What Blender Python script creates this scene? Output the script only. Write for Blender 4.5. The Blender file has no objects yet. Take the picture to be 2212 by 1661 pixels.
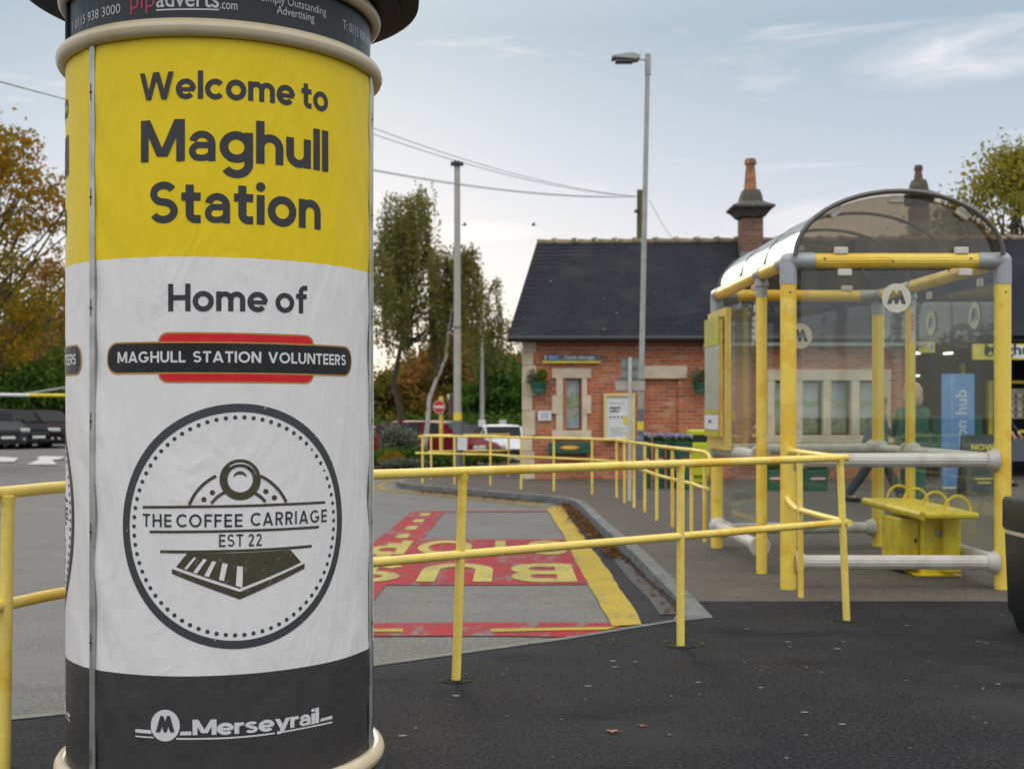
import bpy, bmesh, math, random
import numpy as np
from mathutils import Vector, Matrix
rnd = random.Random(7); nr = np.random.default_rng(7)
R = math.radians; PI = math.pi
S = bpy.context.scene; COL = S.collection
# ---------------------------------------------------------------- camera, sky, sun, exposure
F, HZ, CX, CH = 2600.0, 885.0, 1106.0, 1.4      # focal length / horizon in a 2212 px wide frame, eye height
cd = bpy.data.cameras.new('camera'); cam = bpy.data.objects.new('camera', cd); COL.objects.link(cam)
cam.location = (0, 0, CH); cam.rotation_euler = (R(90), 0, 0)
cd.sensor_width = 36; cd.lens = F/2212*36; cd.shift_y = (HZ-830.5)/2212
cd.clip_start = .05; cd.clip_end = 3000
cd.dof.use_dof = True; cd.dof.focus_distance = 4.2; cd.dof.aperture_fstop = 4.2; cd.dof.aperture_blades = 9
S.camera = cam
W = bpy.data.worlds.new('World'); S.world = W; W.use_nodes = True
SUN_EL, SUN_AZ = R(14), R(-8)                   # low sun, ahead and a little left, behind thin cloud
def build_world():
    nt = W.node_tree; n = nt.nodes; L = nt.links; n.clear()
    out = n.new('ShaderNodeOutputWorld'); bg = n.new('ShaderNodeBackground'); L.new(bg.outputs[0], out.inputs[0])
    bg.inputs[1].default_value = .1
    sky = n.new('ShaderNodeTexSky'); sky.sky_type = 'NISHITA'; sky.sun_disc = False
    sky.sun_elevation = SUN_EL; sky.sun_rotation = SUN_AZ; sky.air_density = 1; sky.dust_density = 1.5; sky.ozone_density = 2
    tc = n.new('ShaderNodeTexCoord'); sep = n.new('ShaderNodeSeparateXYZ'); L.new(tc.outputs['Generated'], sep.inputs[0])
    rp = n.new('ShaderNodeValToRGB'); L.new(sep.outputs['Z'], rp.inputs[0]); e = rp.color_ramp.elements
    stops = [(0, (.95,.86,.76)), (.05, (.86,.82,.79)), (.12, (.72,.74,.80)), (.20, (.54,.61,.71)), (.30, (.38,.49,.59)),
             (.42, (.60,.70,.80)), (.60, (1.42,1.41,1.40)), (1, (1.68,1.66,1.64))]  # overhead stops, out of view, are raised to add fill light
    while len(e) < len(stops): e.new(.5)
    for i, (p, c) in enumerate(stops): e[i].position = p; e[i].color = (*c, 1)
    # wispy clouds
    mp = n.new('ShaderNodeMapping'); mp.inputs['Scale'].default_value = (2.2, 2.2, 15); mp.inputs['Rotation'].default_value = (R(5), R(8), 0)
    L.new(tc.outputs['Generated'], mp.inputs[0])
    no = n.new('ShaderNodeTexNoise'); no.inputs['Scale'].default_value = 1.5; no.inputs['Detail'].default_value = 7; no.inputs['Roughness'].default_value = .62
    no.inputs['Distortion'].default_value = .5
    L.new(mp.outputs[0], no.inputs[0])
    r2 = n.new('ShaderNodeValToRGB'); L.new(no.outputs[0], r2.inputs[0]); r2.color_ramp.elements[0].position = .57; r2.color_ramp.elements[1].position = .78
    m0 = n.new('ShaderNodeMath'); m0.operation = 'MULTIPLY'; m0.inputs[1].default_value = .75; L.new(r2.outputs[0], m0.inputs[0])
    def mth(op, a, b_):
        q = n.new('ShaderNodeMath'); q.operation = op
        for i, v in enumerate((a, b_)):
            if hasattr(v, 'is_linked'): L.new(v, q.inputs[i])
            else: q.inputs[i].default_value = v
        return q.outputs[0]
    u = mth('DIVIDE', sep.outputs['X'], mth('MAXIMUM', sep.outputs['Y'], .05)); v = mth('DIVIDE', sep.outputs['Z'], mth('MAXIMUM', sep.outputs['Y'], .05))
    n2 = n.new('ShaderNodeTexNoise'); n2.inputs['Scale'].default_value = 9; n2.inputs['Detail'].default_value = 8; n2.inputs['Roughness'].default_value = .68; n2.inputs['Distortion'].default_value = 1.2
    mp2 = n.new('ShaderNodeMapping'); mp2.inputs['Scale'].default_value = (1, 1, 3); mp2.inputs['Rotation'].default_value = (0, R(14), 0); L.new(tc.outputs['Generated'], mp2.inputs[0]); L.new(mp2.outputs[0], n2.inputs[0])
    nn2 = mth('MULTIPLY', mth('MAXIMUM', mth('SUBTRACT', n2.outputs[0], .34), 0), 2.6); tot = m0.outputs[0]
    for cu, cv, ru, rv, sl_ in ((.385,.298,.12,.030,.16),(.26,.160,.10,.020,.15),(-.02,.148,.05,.010,.0),(.40,.14,.08,.03,.1)):
        du = mth('DIVIDE', mth('SUBTRACT', u, cu), ru); dv = mth('DIVIDE', mth('SUBTRACT', mth('SUBTRACT', v, cv), mth('MULTIPLY', mth('SUBTRACT', u, cu), sl_)), rv)
        m_ = mth('MAXIMUM', mth('SUBTRACT', 1, mth('ADD', mth('MULTIPLY', du, du), mth('MULTIPLY', dv, dv))), 0); tot = mth('ADD', tot, mth('MULTIPLY', m_, nn2))
    tot = mth('MINIMUM', tot, .85)
    mx = n.new('ShaderNodeMix'); mx.data_type = 'RGBA'; L.new(tot, mx.inputs[0]); L.new(rp.outputs[0], mx.inputs[6]); mx.inputs[7].default_value = (.95, .92, .93, 1)
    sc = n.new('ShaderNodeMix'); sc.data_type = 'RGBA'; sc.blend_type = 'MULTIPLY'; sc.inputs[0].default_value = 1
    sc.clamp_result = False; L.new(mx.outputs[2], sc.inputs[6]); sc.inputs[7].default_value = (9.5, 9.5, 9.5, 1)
    m2 = n.new('ShaderNodeMix'); m2.data_type = 'RGBA'; m2.inputs[0].default_value = .93
    L.new(sky.outputs[0], m2.inputs[6]); L.new(sc.outputs[2], m2.inputs[7])
    # the unseen half of the sky behind the camera is brightened as added fill
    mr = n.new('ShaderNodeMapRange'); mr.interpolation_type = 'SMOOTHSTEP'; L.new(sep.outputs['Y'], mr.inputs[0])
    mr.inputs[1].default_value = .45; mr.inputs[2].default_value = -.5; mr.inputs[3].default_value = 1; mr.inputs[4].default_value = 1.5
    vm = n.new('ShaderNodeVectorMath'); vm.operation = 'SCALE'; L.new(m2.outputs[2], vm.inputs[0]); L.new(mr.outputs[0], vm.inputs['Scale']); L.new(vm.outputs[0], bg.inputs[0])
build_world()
sl = bpy.data.lights.new('sun', 'SUN'); sl.energy = .6; sl.angle = R(14); sl.color = (1, .88, .74)
so = bpy.data.objects.new('sun', sl); COL.objects.link(so)
_d = Vector((math.sin(SUN_AZ)*math.cos(SUN_EL), math.cos(SUN_AZ)*math.cos(SUN_EL), math.sin(SUN_EL)))
so.rotation_euler = _d.to_track_quat('Z', 'Y').to_euler(); so.location = (0, 0, 20)
S.view_settings.view_transform = 'Standard'; S.view_settings.look = 'None'; S.view_settings.exposure = .14; S.view_settings.gamma = 1
S.view_settings.use_curve_mapping = False
S.cycles.max_bounces = 8; S.cycles.transparent_max_bounces = 16; S.cycles.caustics_reflective = False; S.cycles.caustics_refractive = False

# ---------------------------------------------------------------- measuring helpers
def sm(t): t = max(0, min(1, t)); return t*t*(3-2*t)
def rh(x, y):                                     # height of the road / open ground
    d = (x+2.3)*-.604+(y-5.43)*.797
    return -.02-.08*sm(d/2.5)-.62*sm((y-27)/17)*sm((x+17)/9)
def P(px, py, Y): return Vector(((px-CX)/F*Y, Y, CH+(HZ-py)/F*Y))
def G(px, py, z=0.): Y = (CH-z)*F/(py-HZ); return Vector(((px-CX)/F*Y, Y, z))
def GR(px, py):
    z = -.1
    for _ in range(8): p = G(px, py, z); z = rh(p.x, p.y)
    return Vector((p.x, p.y, z))

# ---------------------------------------------------------------- materials
def ntree(name):
    m = bpy.data.materials.new(name); m.use_nodes = True; nt = m.node_tree
    return m, nt, nt.nodes['Principled BSDF']
def mixc(nt, fac, a, b, blend='MIX'):
    x = nt.nodes.new('ShaderNodeMix'); x.data_type = 'RGBA'; x.blend_type = blend
    for s, v in ((0, fac), (6, a), (7, b)):
        if hasattr(v, 'is_linked'): nt.links.new(v, x.inputs[s])
        elif s == 0: x.inputs[0].default_value = v
        else: x.inputs[s].default_value = (*v, 1)
    return x.outputs[2]
def noise(nt, vec, scale, detail=4, rough=.55, lo=None, hi=None, dist=0):
    t = nt.nodes.new('ShaderNodeTexNoise'); t.inputs['Scale'].default_value = scale; t.inputs['Detail'].default_value = detail
    t.inputs['Roughness'].default_value = rough; t.inputs['Distortion'].default_value = dist
    nt.links.new(vec, t.inputs[0])
    if lo is None: return t.outputs[0]
    mr = nt.nodes.new('ShaderNodeMapRange'); mr.inputs[1].default_value = lo; mr.inputs[2].default_value = hi
    nt.links.new(t.outputs[0], mr.inputs[0]); return mr.outputs[0]
def coord(nt, kind='Object', scale=None, rot=None):
    tc = nt.nodes.new('ShaderNodeTexCoord'); o = tc.outputs[kind]
    if scale or rot:
        mp = nt.nodes.new('ShaderNodeMapping'); nt.links.new(o, mp.inputs[0]); o = mp.outputs[0]
        if scale: mp.inputs['Scale'].default_value = scale
        if rot: mp.inputs['Rotation'].default_value = rot
    return o
def bump(nt, b, h, strength, dist=.01):
    bn = nt.nodes.new('ShaderNodeBump'); bn.inputs['Strength'].default_value = strength; bn.inputs['Distance'].default_value = dist
    nt.links.new(h, bn.inputs['Height']); nt.links.new(bn.outputs[0], b.inputs['Normal']); return bn
def mat(name, c, rough=.6, metal=0., c2=None, vs=6, lo=.45, hi=.6, bs=0, bsc=60, bd=.004, spec=.5, coat=0, emit=None):
    m, nt, b = ntree(name); co = coord(nt)
    b.inputs['Base Color'].default_value = (*c, 1); b.inputs['Roughness'].default_value = rough; b.inputs['Metallic'].default_value = metal
    b.inputs['Specular IOR Level'].default_value = spec; b.inputs['Coat Weight'].default_value = coat
    if c2 is None: c2 = tuple(v*.82 for v in c); lo, hi = .35, .75
    nt.links.new(mixc(nt, noise(nt, co, vs, 6, .6, lo, hi), c, c2), b.inputs['Base Color'])
    if bs: bump(nt, b, noise(nt, co, bsc, 4), bs, bd)
    if emit: b.inputs['Emission Color'].default_value = (*c, 1); b.inputs['Emission Strength'].default_value = emit
    return m
M = {}
def asphalt(name, base, dark, specks, patch, scale=90, gum=.0):
    m, nt, b = ntree(name); co = coord(nt)
    c = mixc(nt, noise(nt, co, 1.3, 5, .6, .35, .7), base, patch)
    c = mixc(nt, noise(nt, co, scale, 3, .7, .42, .6), dark, c)
    v = nt.nodes.new('ShaderNodeTexVoronoi'); v.inputs['Scale'].default_value = scale*1.1; nt.links.new(co, v.inputs[0])
    r = nt.nodes.new('ShaderNodeValToRGB'); nt.links.new(v.outputs['Distance'], r.inputs[0])
    r.color_ramp.elements[0].position = .10; r.color_ramp.elements[0].color = (1,1,1,1); r.color_ramp.elements[1].position = .2; r.color_ramp.elements[1].color = (0,0,0,1)
    sp = nt.nodes.new('ShaderNodeMath'); sp.operation = 'MULTIPLY'; nt.links.new(r.outputs[0], sp.inputs[0]); sp.inputs[1].default_value = gum or .8
    c = mixc(nt, sp.outputs[0], c, specks)
    c = mixc(nt, noise(nt, co, .55, 5, .65, .52, .70), c, patch)
    c = mixc(nt, noise(nt, coord(nt, 'Object', (1, 2.6, 1), (0,0,.5)), .8, 4, .6, .58, .72), c, dark)
    nt.links.new(c, b.inputs['Base Color']); b.inputs['Specular IOR Level'].default_value = .15
    mr = nt.nodes.new('ShaderNodeMapRange'); mr.inputs[3].default_value = .7; mr.inputs[4].default_value = .95
    nt.links.new(noise(nt, co, 1.1, 3), mr.inputs[0]); nt.links.new(mr.outputs[0], b.inputs['Roughness'])
    bump(nt, b, noise(nt, co, scale*1.2, 3, .7), .9, .006)
    return m
M['road'] = asphalt('road_asphalt', (.205,.198,.182), (.10,.097,.09), (.40,.39,.36), (.15,.146,.136), 60)
M['tarmac'] = asphalt('fresh_tarmac', (.020,.021,.025), (.004,.004,.005), (.09,.09,.095), (.031,.030,.031), 52, .5)
M['strip'] = asphalt('dark_tarmac_strip', (.030,.031,.036), (.014,.014,.017), (.07,.07,.075), (.036,.036,.04), 95)
def brickmat(name, cols, mortar, bw, bh, ms, axes='XZ', rotz=0, rough=.85, bumpd=.008):
    m, nt, b = ntree(name); co = coord(nt)
    sp = nt.nodes.new('ShaderNodeSeparateXYZ'); cb = nt.nodes.new('ShaderNodeCombineXYZ'); nt.links.new(co, sp.inputs[0])
    nt.links.new(sp.outputs[axes[0]], cb.inputs[0]); nt.links.new(sp.outputs[axes[1]], cb.inputs[1])
    vec = cb.outputs[0]
    if rotz:
        mp = nt.nodes.new('ShaderNodeMapping'); mp.inputs['Rotation'].default_value = (0,0,rotz); nt.links.new(vec, mp.inputs[0]); vec = mp.outputs[0]
    bt = nt.nodes.new('ShaderNodeTexBrick'); nt.links.new(vec, bt.inputs['Vector'])
    bt.inputs['Scale'].default_value = 1; bt.inputs['Brick Width'].default_value = bw; bt.inputs['Row Height'].default_value = bh
    bt.inputs['Mortar Size'].default_value = ms; bt.inputs['Mortar Smooth'].default_value = .15; bt.inputs['Bias'].default_value = 0
    bt.inputs['Color1'].default_value = (0,0,0,1); bt.inputs['Color2'].default_value = (1,1,1,1); bt.inputs['Mortar'].default_value = (.5,.5,.5,1)
    rp = nt.nodes.new('ShaderNodeValToRGB'); nt.links.new(bt.outputs['Color'], rp.inputs[0]); rp.color_ramp.interpolation = 'CONSTANT'
    e = rp.color_ramp.elements
    while len(e) < len(cols): e.new(.5)
    for i, (p, c) in enumerate(cols): e[i].position = p; e[i].color = (*c, 1)
    c = mixc(nt, noise(nt, co, 3, 6, .6, .3, .75), rp.outputs[0], tuple(v*.7 for v in cols[0][1]))
    c = mixc(nt, noise(nt, co, 40, 4, .7, .4, .8), c, tuple(min(1, v*1.25) for v in cols[1][1]))
    c = mixc(nt, bt.outputs['Fac'], c, mortar)
    if 'slate' in name: c = mixc(nt, noise(nt, co, 9, 2, .5, .755, .77), c, (.22,.22,.19)); c = mixc(nt, noise(nt, co, 1.2, 5, .6, .5, .8), c, (.032,.034,.034))
    nt.links.new(c, b.inputs['Base Color']); b.inputs['Roughness'].default_value = rough
    iv = nt.nodes.new('ShaderNodeMath'); iv.operation = 'SUBTRACT'; iv.inputs[0].default_value = 1; nt.links.new(bt.outputs['Fac'], iv.inputs[1])
    bump(nt, b, iv.outputs[0], .6, bumpd); b.inputs['Specular IOR Level'].default_value = .15; return m
M['brick'] = brickmat('red_brick', [(0,(.44,.10,.038)),(.22,(.60,.175,.06)),(.45,(.30,.08,.045)),(.62,(.50,.21,.105)),(.80,(.16,.07,.055)),(.90,(.36,.13,.08)),(.96,(.50,.33,.21))],
                      (.34,.27,.21), .225, .078, .010)
M['chimney_brick'] = brickmat('chimney_brick', [(0,(.16,.08,.06)),(.3,(.24,.11,.07)),(.6,(.12,.07,.06)),(.85,(.3,.17,.12))], (.2,.17,.14), .225, .078, .008)
M['paving'] = brickmat('block_paving', [(0,(.098,.086,.074)),(.3,(.112,.096,.081)),(.6,(.086,.077,.067)),(.85,(.125,.102,.084))], (.08,.07,.058), .2, .1, .007, 'XY', .35, .85, .004)
M['slate'] = brickmat('roof_slate', [(0,(.017,.019,.026)),(.3,(.020,.022,.029)),(.6,(.015,.017,.023)),(.93,(.030,.030,.033))], (.010,.011,.014), .28, .115, .008, 'XY', 0, .9, .01)
M['stone'] = mat('cream_painted_stone', (.62,.51,.37), .8, c2=(.52,.42,.29), vs=3, bs=.25, bsc=50)
M['concrete'] = mat('concrete_kerb', (.15,.155,.145), .9, c2=(.085,.09,.08), vs=5, lo=.4, hi=.65, bs=.5, bsc=80)
M['ridge'] = mat('clay_ridge_tile', (.24,.17,.11), .9, c2=(.12,.11,.07), vs=4, bs=.4)
M['eave'] = mat('black_fascia', (.012,.012,.014), .5)
def paintmat(name, c, chips=.0, dirt=.0, rough=.38):
    m, nt, b = ntree(name); co = coord(nt)
    col = mixc(nt, noise(nt, co, 2.3, 5, .6, .515, .56), c, (c[0]*.92, c[1]*.74, c[2]*.28))
    col = mixc(nt, noise(nt, co, 14, 5, .7, .30, .9), col, tuple(v*.8 for v in c))
    if chips: col = mixc(nt, noise(nt, co, 26, 4, .7, .70-chips*.1, .72-chips*.1), col, (.42,.42,.42))
    col = mixc(nt, noise(nt, co, 55, 4, .8, .70, .74), col, (.20,.13,.05))
    col = mixc(nt, noise(nt, coord(nt, 'Object', (1, 1, .3)), 7, 6, .75, .62, .85), col, (c[0]*.62, c[1]*.58, c[2]*.7))
    nt.links.new(col, b.inputs['Base Color']); b.inputs['Roughness'].default_value = rough
    bump(nt, b, noise(nt, co, 90, 3), .12, .003); return m
M['rail'] = paintmat('yellow_rail_paint', (.86,.655,.14))
M['shelter_yellow'] = paintmat('yellow_shelter_paint', (.85,.61,.085), chips=.6)
M['bench_yellow'] = mat('yellow_green_bench_paint', (.82,.62,.02), .4, c2=(.68,.48,.02), vs=8, bs=.1)
M['grey_joint'] = mat('grey_cast_joint', (.36,.37,.38), .45, metal=.2)
M['white_tube'] = mat('off_white_tube', (.50,.48,.43), .5, c2=(.42,.38,.32), vs=5)
M['galv'] = mat('galvanised_strip', (.46,.49,.47), .38, metal=.75, c2=(.36,.38,.34), vs=9, bs=.1)
M['rust'] = mat('rusty_bolt', (.10,.055,.035), .7)
M['cream'] = mat('cream_rim_paint', (.60,.50,.33), .33, c2=(.50,.40,.25), vs=4, lo=.5, hi=.7, bs=.05)
M['black_gloss'] = mat('black_gloss_cap', (.016,.019,.023), .6, spec=.2, c2=(.03,.03,.032), vs=5, bs=.06, bsc=20)
def banner(name, c, rough=.42, dark=False):
    m, nt, b = ntree(name); co = coord(nt)
    w = nt.nodes.new('ShaderNodeTexWave'); w.wave_type = 'BANDS'; w.bands_direction = 'Z'; w.inputs['Scale'].default_value = 55; w.inputs['Distortion'].default_value = 1.2
    w.inputs['Detail'].default_value = 1; nt.links.new(co, w.inputs[0])
    col = mixc(nt, w.outputs['Fac'], tuple(v*.955 for v in c), c)
    col = mixc(nt, noise(nt, co, 2.2, 4, .5, .4, .8), col, tuple(v*.93 for v in c))
    nt.links.new(col, b.inputs['Base Color']); b.inputs['Roughness'].default_value = rough; b.inputs['Specular IOR Level'].default_value = .28
    b1 = bump(nt, b, noise(nt, coord(nt, 'Object', (3.0, 3.0, 1.1), (.5, .6, 0)), 1.9, 3, .5, dist=1.4), .24, .05)
    b2 = nt.nodes.new('ShaderNodeBump'); b2.inputs['Strength'].default_value = .3; b2.inputs['Distance'].default_value = .02
    nt.links.new(noise(nt, coord(nt, 'Object', (9, 9, 1.6)), 2.0, 3, .5, dist=.6), b2.inputs['Height']); nt.links.new(b1.outputs[0], b2.inputs['Normal']); nt.links.new(b2.outputs[0], b.inputs['Normal'])
    return m
M['ban_yellow'] = banner('banner_yellow', (.78,.56,.0012)); M['ban_white'] = banner('banner_white', (.745,.715,.695)); M['ban_dark'] = banner('banner_charcoal', (.052,.048,.046), .4)
M['frieze'] = banner('frieze_charcoal', (.034,.038,.040), .35)
M['ink'] = banner('ink_charcoal', (.040,.038,.040), .45); M['ink_white'] = banner('ink_white', (.66,.64,.63)); M['ink_red'] = banner('ink_red', (.62,.012,.018))
M['ink_gold'] = banner('ink_gold', (.42,.23,.06)); M['ink_black'] = banner('ink_black', (.014,.015,.016), .4); M['ink_pink'] = banner('ink_pink', (.5,.06,.10))
def distress(name, c, cut, worn, scale, lo, hi):
    m, nt, b = ntree(name); co = coord(nt)
    col = mixc(nt, noise(nt, co, scale, 6, .75, lo, hi), c, worn)
    nt.links.new(col, b.inputs['Base Color']); b.inputs['Roughness'].default_value = .5; return m
M['ink_ring'] = distress('ink_worn_ring', (.040,.042,.048), 0, (.6,.58,.57), 22, .64, .68)
M['ink_brown'] = distress('ink_brown', (.050,.042,.022), 0, (.22,.19,.14), 42, .56, .74)
M['ink_navy'] = distress('ink_navy', (.022,.026,.034), 0, (.55,.54,.53), 110, .70, .74)
def glassmat(name, tint, refl=.12, dirt=.0, rough=0.):
    m = bpy.data.materials.new(name); m.use_nodes = True; nt = m.node_tree; n = nt.nodes; n.clear()
    out = n.new('ShaderNodeOutputMaterial'); tr = n.new('ShaderNodeBsdfTransparent'); tr.inputs[0].default_value = (*tint, 1)
    gl = n.new('ShaderNodeBsdfGlossy'); gl.inputs['Roughness'].default_value = rough; gl.inputs[0].default_value = (.9,.95,.93,1)
    fr = n.new('ShaderNodeFresnel'); fr.inputs[0].default_value = 1.5
    ge = n.new('ShaderNodeNewGeometry'); bf = n.new('ShaderNodeMath'); bf.operation = 'SUBTRACT'; bf.inputs[0].default_value = 1; nt.links.new(ge.outputs['Backfacing'], bf.inputs[1])
    fm = n.new('ShaderNodeMath'); fm.operation = 'MULTIPLY'; nt.links.new(fr.outputs[0], fm.inputs[0]); nt.links.new(bf.outputs[0], fm.inputs[1]); fr = fm
    mx = n.new('ShaderNodeMixShader'); nt.links.new(fr.outputs[0], mx.inputs[0]); nt.links.new(tr.outputs[0], mx.inputs[1]); nt.links.new(gl.outputs[0], mx.inputs[2])
    last = mx.outputs[0]
    if dirt:
        df = n.new('ShaderNodeBsdfDiffuse'); df.inputs[0].default_value = (*[min(1, t*.6) for t in tint], 1)
        co = coord(nt, 'Object', (1, 1, .25)); f = noise(nt, co, 7, 5, .65, .35, .85)
        mm = n.new('ShaderNodeMath'); mm.operation = 'MULTIPLY'; mm.inputs[1].default_value = dirt; nt.links.new(f, mm.inputs[0])
        m3 = n.new('ShaderNodeMixShader'); nt.links.new(mm.outputs[0], m3.inputs[0]); nt.links.new(last, m3.inputs[1]); nt.links.new(df.outputs[0], m3.inputs[2]); last = m3.outputs[0]
    nt.links.new(last, out.inputs[0]); return m
M['glass'] = glassmat('shelter_glass', (.925,.95,.935), dirt=.02)
M['bronze'] = glassmat('bronze_sheet', (.68,.62,.52), dirt=.22)
M['roofsheet'] = glassmat('roof_sheet', (.68,.63,.55), dirt=.3, rough=.12)
M['sticker'] = mat('cream_sticker', (.60,.58,.46), .5)
M['sticker_pale'] = mat('pale_green_sticker', (.55,.62,.55), .5)
def wornpaint(name, c, c2, road=(.15,.145,.13), th=.60, sc=5):
    m, nt, b = ntree(name); co = coord(nt)
    k = mixc(nt, noise(nt, co, 1.6, 5, .6, .4, .7), c, c2)
    k = mixc(nt, noise(nt, coord(nt, 'Object', (1, .35, 1)), sc, 7, .75, th, th+.10), k, road)
    k = mixc(nt, noise(nt, co, 70, 3, .7, .58, .66), k, tuple(v*.55 for v in road))
    nt.links.new(k, b.inputs['Base Color']); b.inputs['Roughness'].default_value = .85; b.inputs['Specular IOR Level'].default_value = .15
    bump(nt, b, noise(nt, co, 80, 3, .7), .7, .005); return m
M['red_paint'] = wornpaint('red_road_paint', (.30,.020,.028), (.20,.04,.042), th=.535)
M['yel_paint'] = wornpaint('yellow_road_paint', (.40,.29,.035), (.29,.22,.05), th=.545, sc=7)
M['yel_letter'] = wornpaint('pale_yellow_road_letters', (.40,.34,.09), (.30,.25,.08), th=.57, sc=9)
M['unused0'] = mat('red_road_paint', (.33,.018,.035), .8, c2=(.22,.035,.04), vs=16, lo=.5, hi=.72, bs=.6, bsc=120, bd=.005)
M['unused1'] = mat('u1', (.43,.32,.03), .8, c2=(.31,.24,.05), vs=9, lo=.45, hi=.7, bs=.6, bsc=120, bd=.005)
M['unused2'] = mat('u2', (.36,.31,.09), .8, c2=(.25,.21,.07), vs=14, lo=.5, hi=.7, bs=.6, bsc=120, bd=.005)
M['white_paint'] = mat('white_road_paint', (.52,.50,.46), .75, c2=(.38,.37,.34), vs=9)
M['rib'] = mat('grey_brown_rib', (.12,.11,.10), .5, metal=.4)
M['drain'] = mat('drain_grating', (.05,.05,.055), .5, metal=.5, bs=.3)
M['lamp_grey'] = mat('grey_lamp_column', (.33,.34,.31), .5, c2=(.27,.28,.25))
M['pole_grey'] = mat('concrete_grey_pole', (.38,.37,.32), .8, bs=.2)
M['slate_grey'] = mat('slate_grey_paint', (.13,.14,.155), .5)
M['wood_pole'] = mat('weathered_pole', (.10,.085,.04), .9)
M['green'] = mat('dark_green_planter', (.010,.085,.045), .45)
M['green_pale'] = mat('green_tub', (.02,.12,.075), .5)
M['lime'] = mat('lime_bin', (.50,.52,.015), .4)
M['dark'] = mat('dark_interior', (.02,.02,.02), .8)
M['bin'] = mat('black_green_bin', (.014,.018,.016), .38, bs=.1)
M['soil'] = mat('soil', (.045,.03,.02), .95, c2=(.09,.06,.03), bs=.6)
M['wire'] = mat('wire', (.30,.31,.33), .6)
M['skin'] = mat('skin', (.55,.30,.21), .55)
M['bark'] = mat('bark', (.085,.065,.045), .9, bs=.5, bsc=20)
M['birch'] = mat('birch_bark', (.42,.39,.34), .8, c2=(.08,.07,.06), vs=7, lo=.55, hi=.62)
M['grey_sign'] = mat('grey_sign', (.12,.13,.14), .5); M['white'] = mat('white_sign', (.68,.68,.66), .5); M['sign_yellow'] = mat('sign_yellow', (.72,.56,.04), .5)
M['blue'] = mat('blue_banner', (.11,.25,.50), .5, c2=(.16,.31,.56), vs=2); M['red'] = mat('red_sign', (.62,.02,.02), .4)
M['black'] = mat('black_plastic', (.012,.012,.013), .5); M['rubber'] = mat('tyre_rubber', (.014,.014,.014), .8); M['chrome'] = mat('silver_trim', (.5,.5,.5), .25, metal=.9)
M['carglass'] = mat('car_glass', (.006,.008,.011), .2, spec=.14); M['lampglass'] = mat('headlamp', (.55,.55,.52), .15, c2=(.3,.3,.3), vs=20)
M['amber'] = mat('amber_lamp', (.9,.35,.05), .3, emit=1.6)
M['window'] = mat('dark_window_glass', (.05,.06,.06), .12, c2=(.10,.11,.10), vs=1.5)
M['wood'] = mat('brown_window_wood', (.10,.055,.035), .6); M['terracotta'] = mat('terracotta_pot', (.42,.17,.06), .8, c2=(.2,.1,.05), vs=5)
M['mossy'] = mat('mossy_stone', (.075,.07,.055), .9, c2=(.18,.15,.04), vs=7, lo=.60, hi=.68, bs=.4); M['lead'] = mat('lead_flashing', (.2,.2,.21), .6)
M['striplight'] = mat('strip_light', (.95,.93,.8), .4, emit=2.2)
def leafmat(name, cols, scale=.35):
    m = bpy.data.materials.new(name); m.use_nodes = True; nt = m.node_tree; n = nt.nodes; n.clear()
    out = n.new('ShaderNodeOutputMaterial'); ge = n.new('ShaderNodeNewGeometry'); rp = n.new('ShaderNodeValToRGB'); e = rp.color_ramp.elements
    while len(e) < len(cols): e.new(.5)
    for i, c in enumerate(cols): e[i].position = (i+.5)/len(cols); e[i].color = (*c, 1)
    co = coord(nt); nz = noise(nt, co, scale, 3, .6, .25, .75)
    ad = n.new('ShaderNodeMath'); ad.operation = 'MULTIPLY_ADD'; ad.inputs[1].default_value = .45; nt.links.new(ge.outputs['Random Per Island'], ad.inputs[0])
    m1 = n.new('ShaderNodeMath'); m1.operation = 'MULTIPLY'; m1.inputs[1].default_value = .6; nt.links.new(nz, m1.inputs[0]); nt.links.new(m1.outputs[0], ad.inputs[2])
    nt.links.new(ad.outputs[0], rp.inputs[0])
    df = n.new('ShaderNodeBsdfDiffuse'); tl = n.new('ShaderNodeBsdfTranslucent'); mx = n.new('ShaderNodeMixShader'); mx.inputs[0].default_value = .35
    nt.links.new(rp.outputs[0], df.inputs[0]); nt.links.new(rp.outputs[0], tl.inputs[0]); nt.links.new(df.outputs[0], mx.inputs[1]); nt.links.new(tl.outputs[0], mx.inputs[2])
    nt.links.new(mx.outputs[0], out.inputs[0]); return m
M['l_autumn'] = leafmat('autumn_leaves', [(.07,.10,.02),(.17,.16,.02),(.34,.19,.02),(.36,.15,.02)])
M['l_russet'] = leafmat('russet_leaves', [(0.105,0.105,0.022),(0.210,0.120,0.030),(0.330,0.135,0.053),(0.240,0.165,0.045)])
M['l_birch'] = leafmat('birch_leaves', [(.085,.12,.035),(.14,.165,.045),(.22,.20,.05),(.27,.18,.05)])
M['l_olive'] = leafmat('olive_leaves', [(0.072,0.088,0.019),(0.144,0.136,0.024),(0.240,0.176,0.032),(0.320,0.192,0.040)])
M['l_green'] = leafmat('green_leaves', [(0.030,0.068,0.018),(0.053,0.112,0.021),(0.090,0.150,0.030),(0.135,0.180,0.030)])
M['l_hedge'] = leafmat('hedge_leaves', [(.035,.085,.02),(.07,.14,.025),(.12,.19,.03),(.20,.20,.04)])
M['l_lime'] = leafmat('lime_leaves', [(.10,.16,.01),(.16,.22,.01),(.08,.12,.02)])
M['l_grey'] = leafmat('grey_green_leaves', [(.10,.13,.09),(.18,.20,.15),(.07,.09,.05)])
M['l_right'] = leafmat('yellow_green_leaves', [(0.098,0.112,0.021),(0.182,0.182,0.028),(0.308,0.266,0.042),(0.224,0.168,0.042)])
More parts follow.
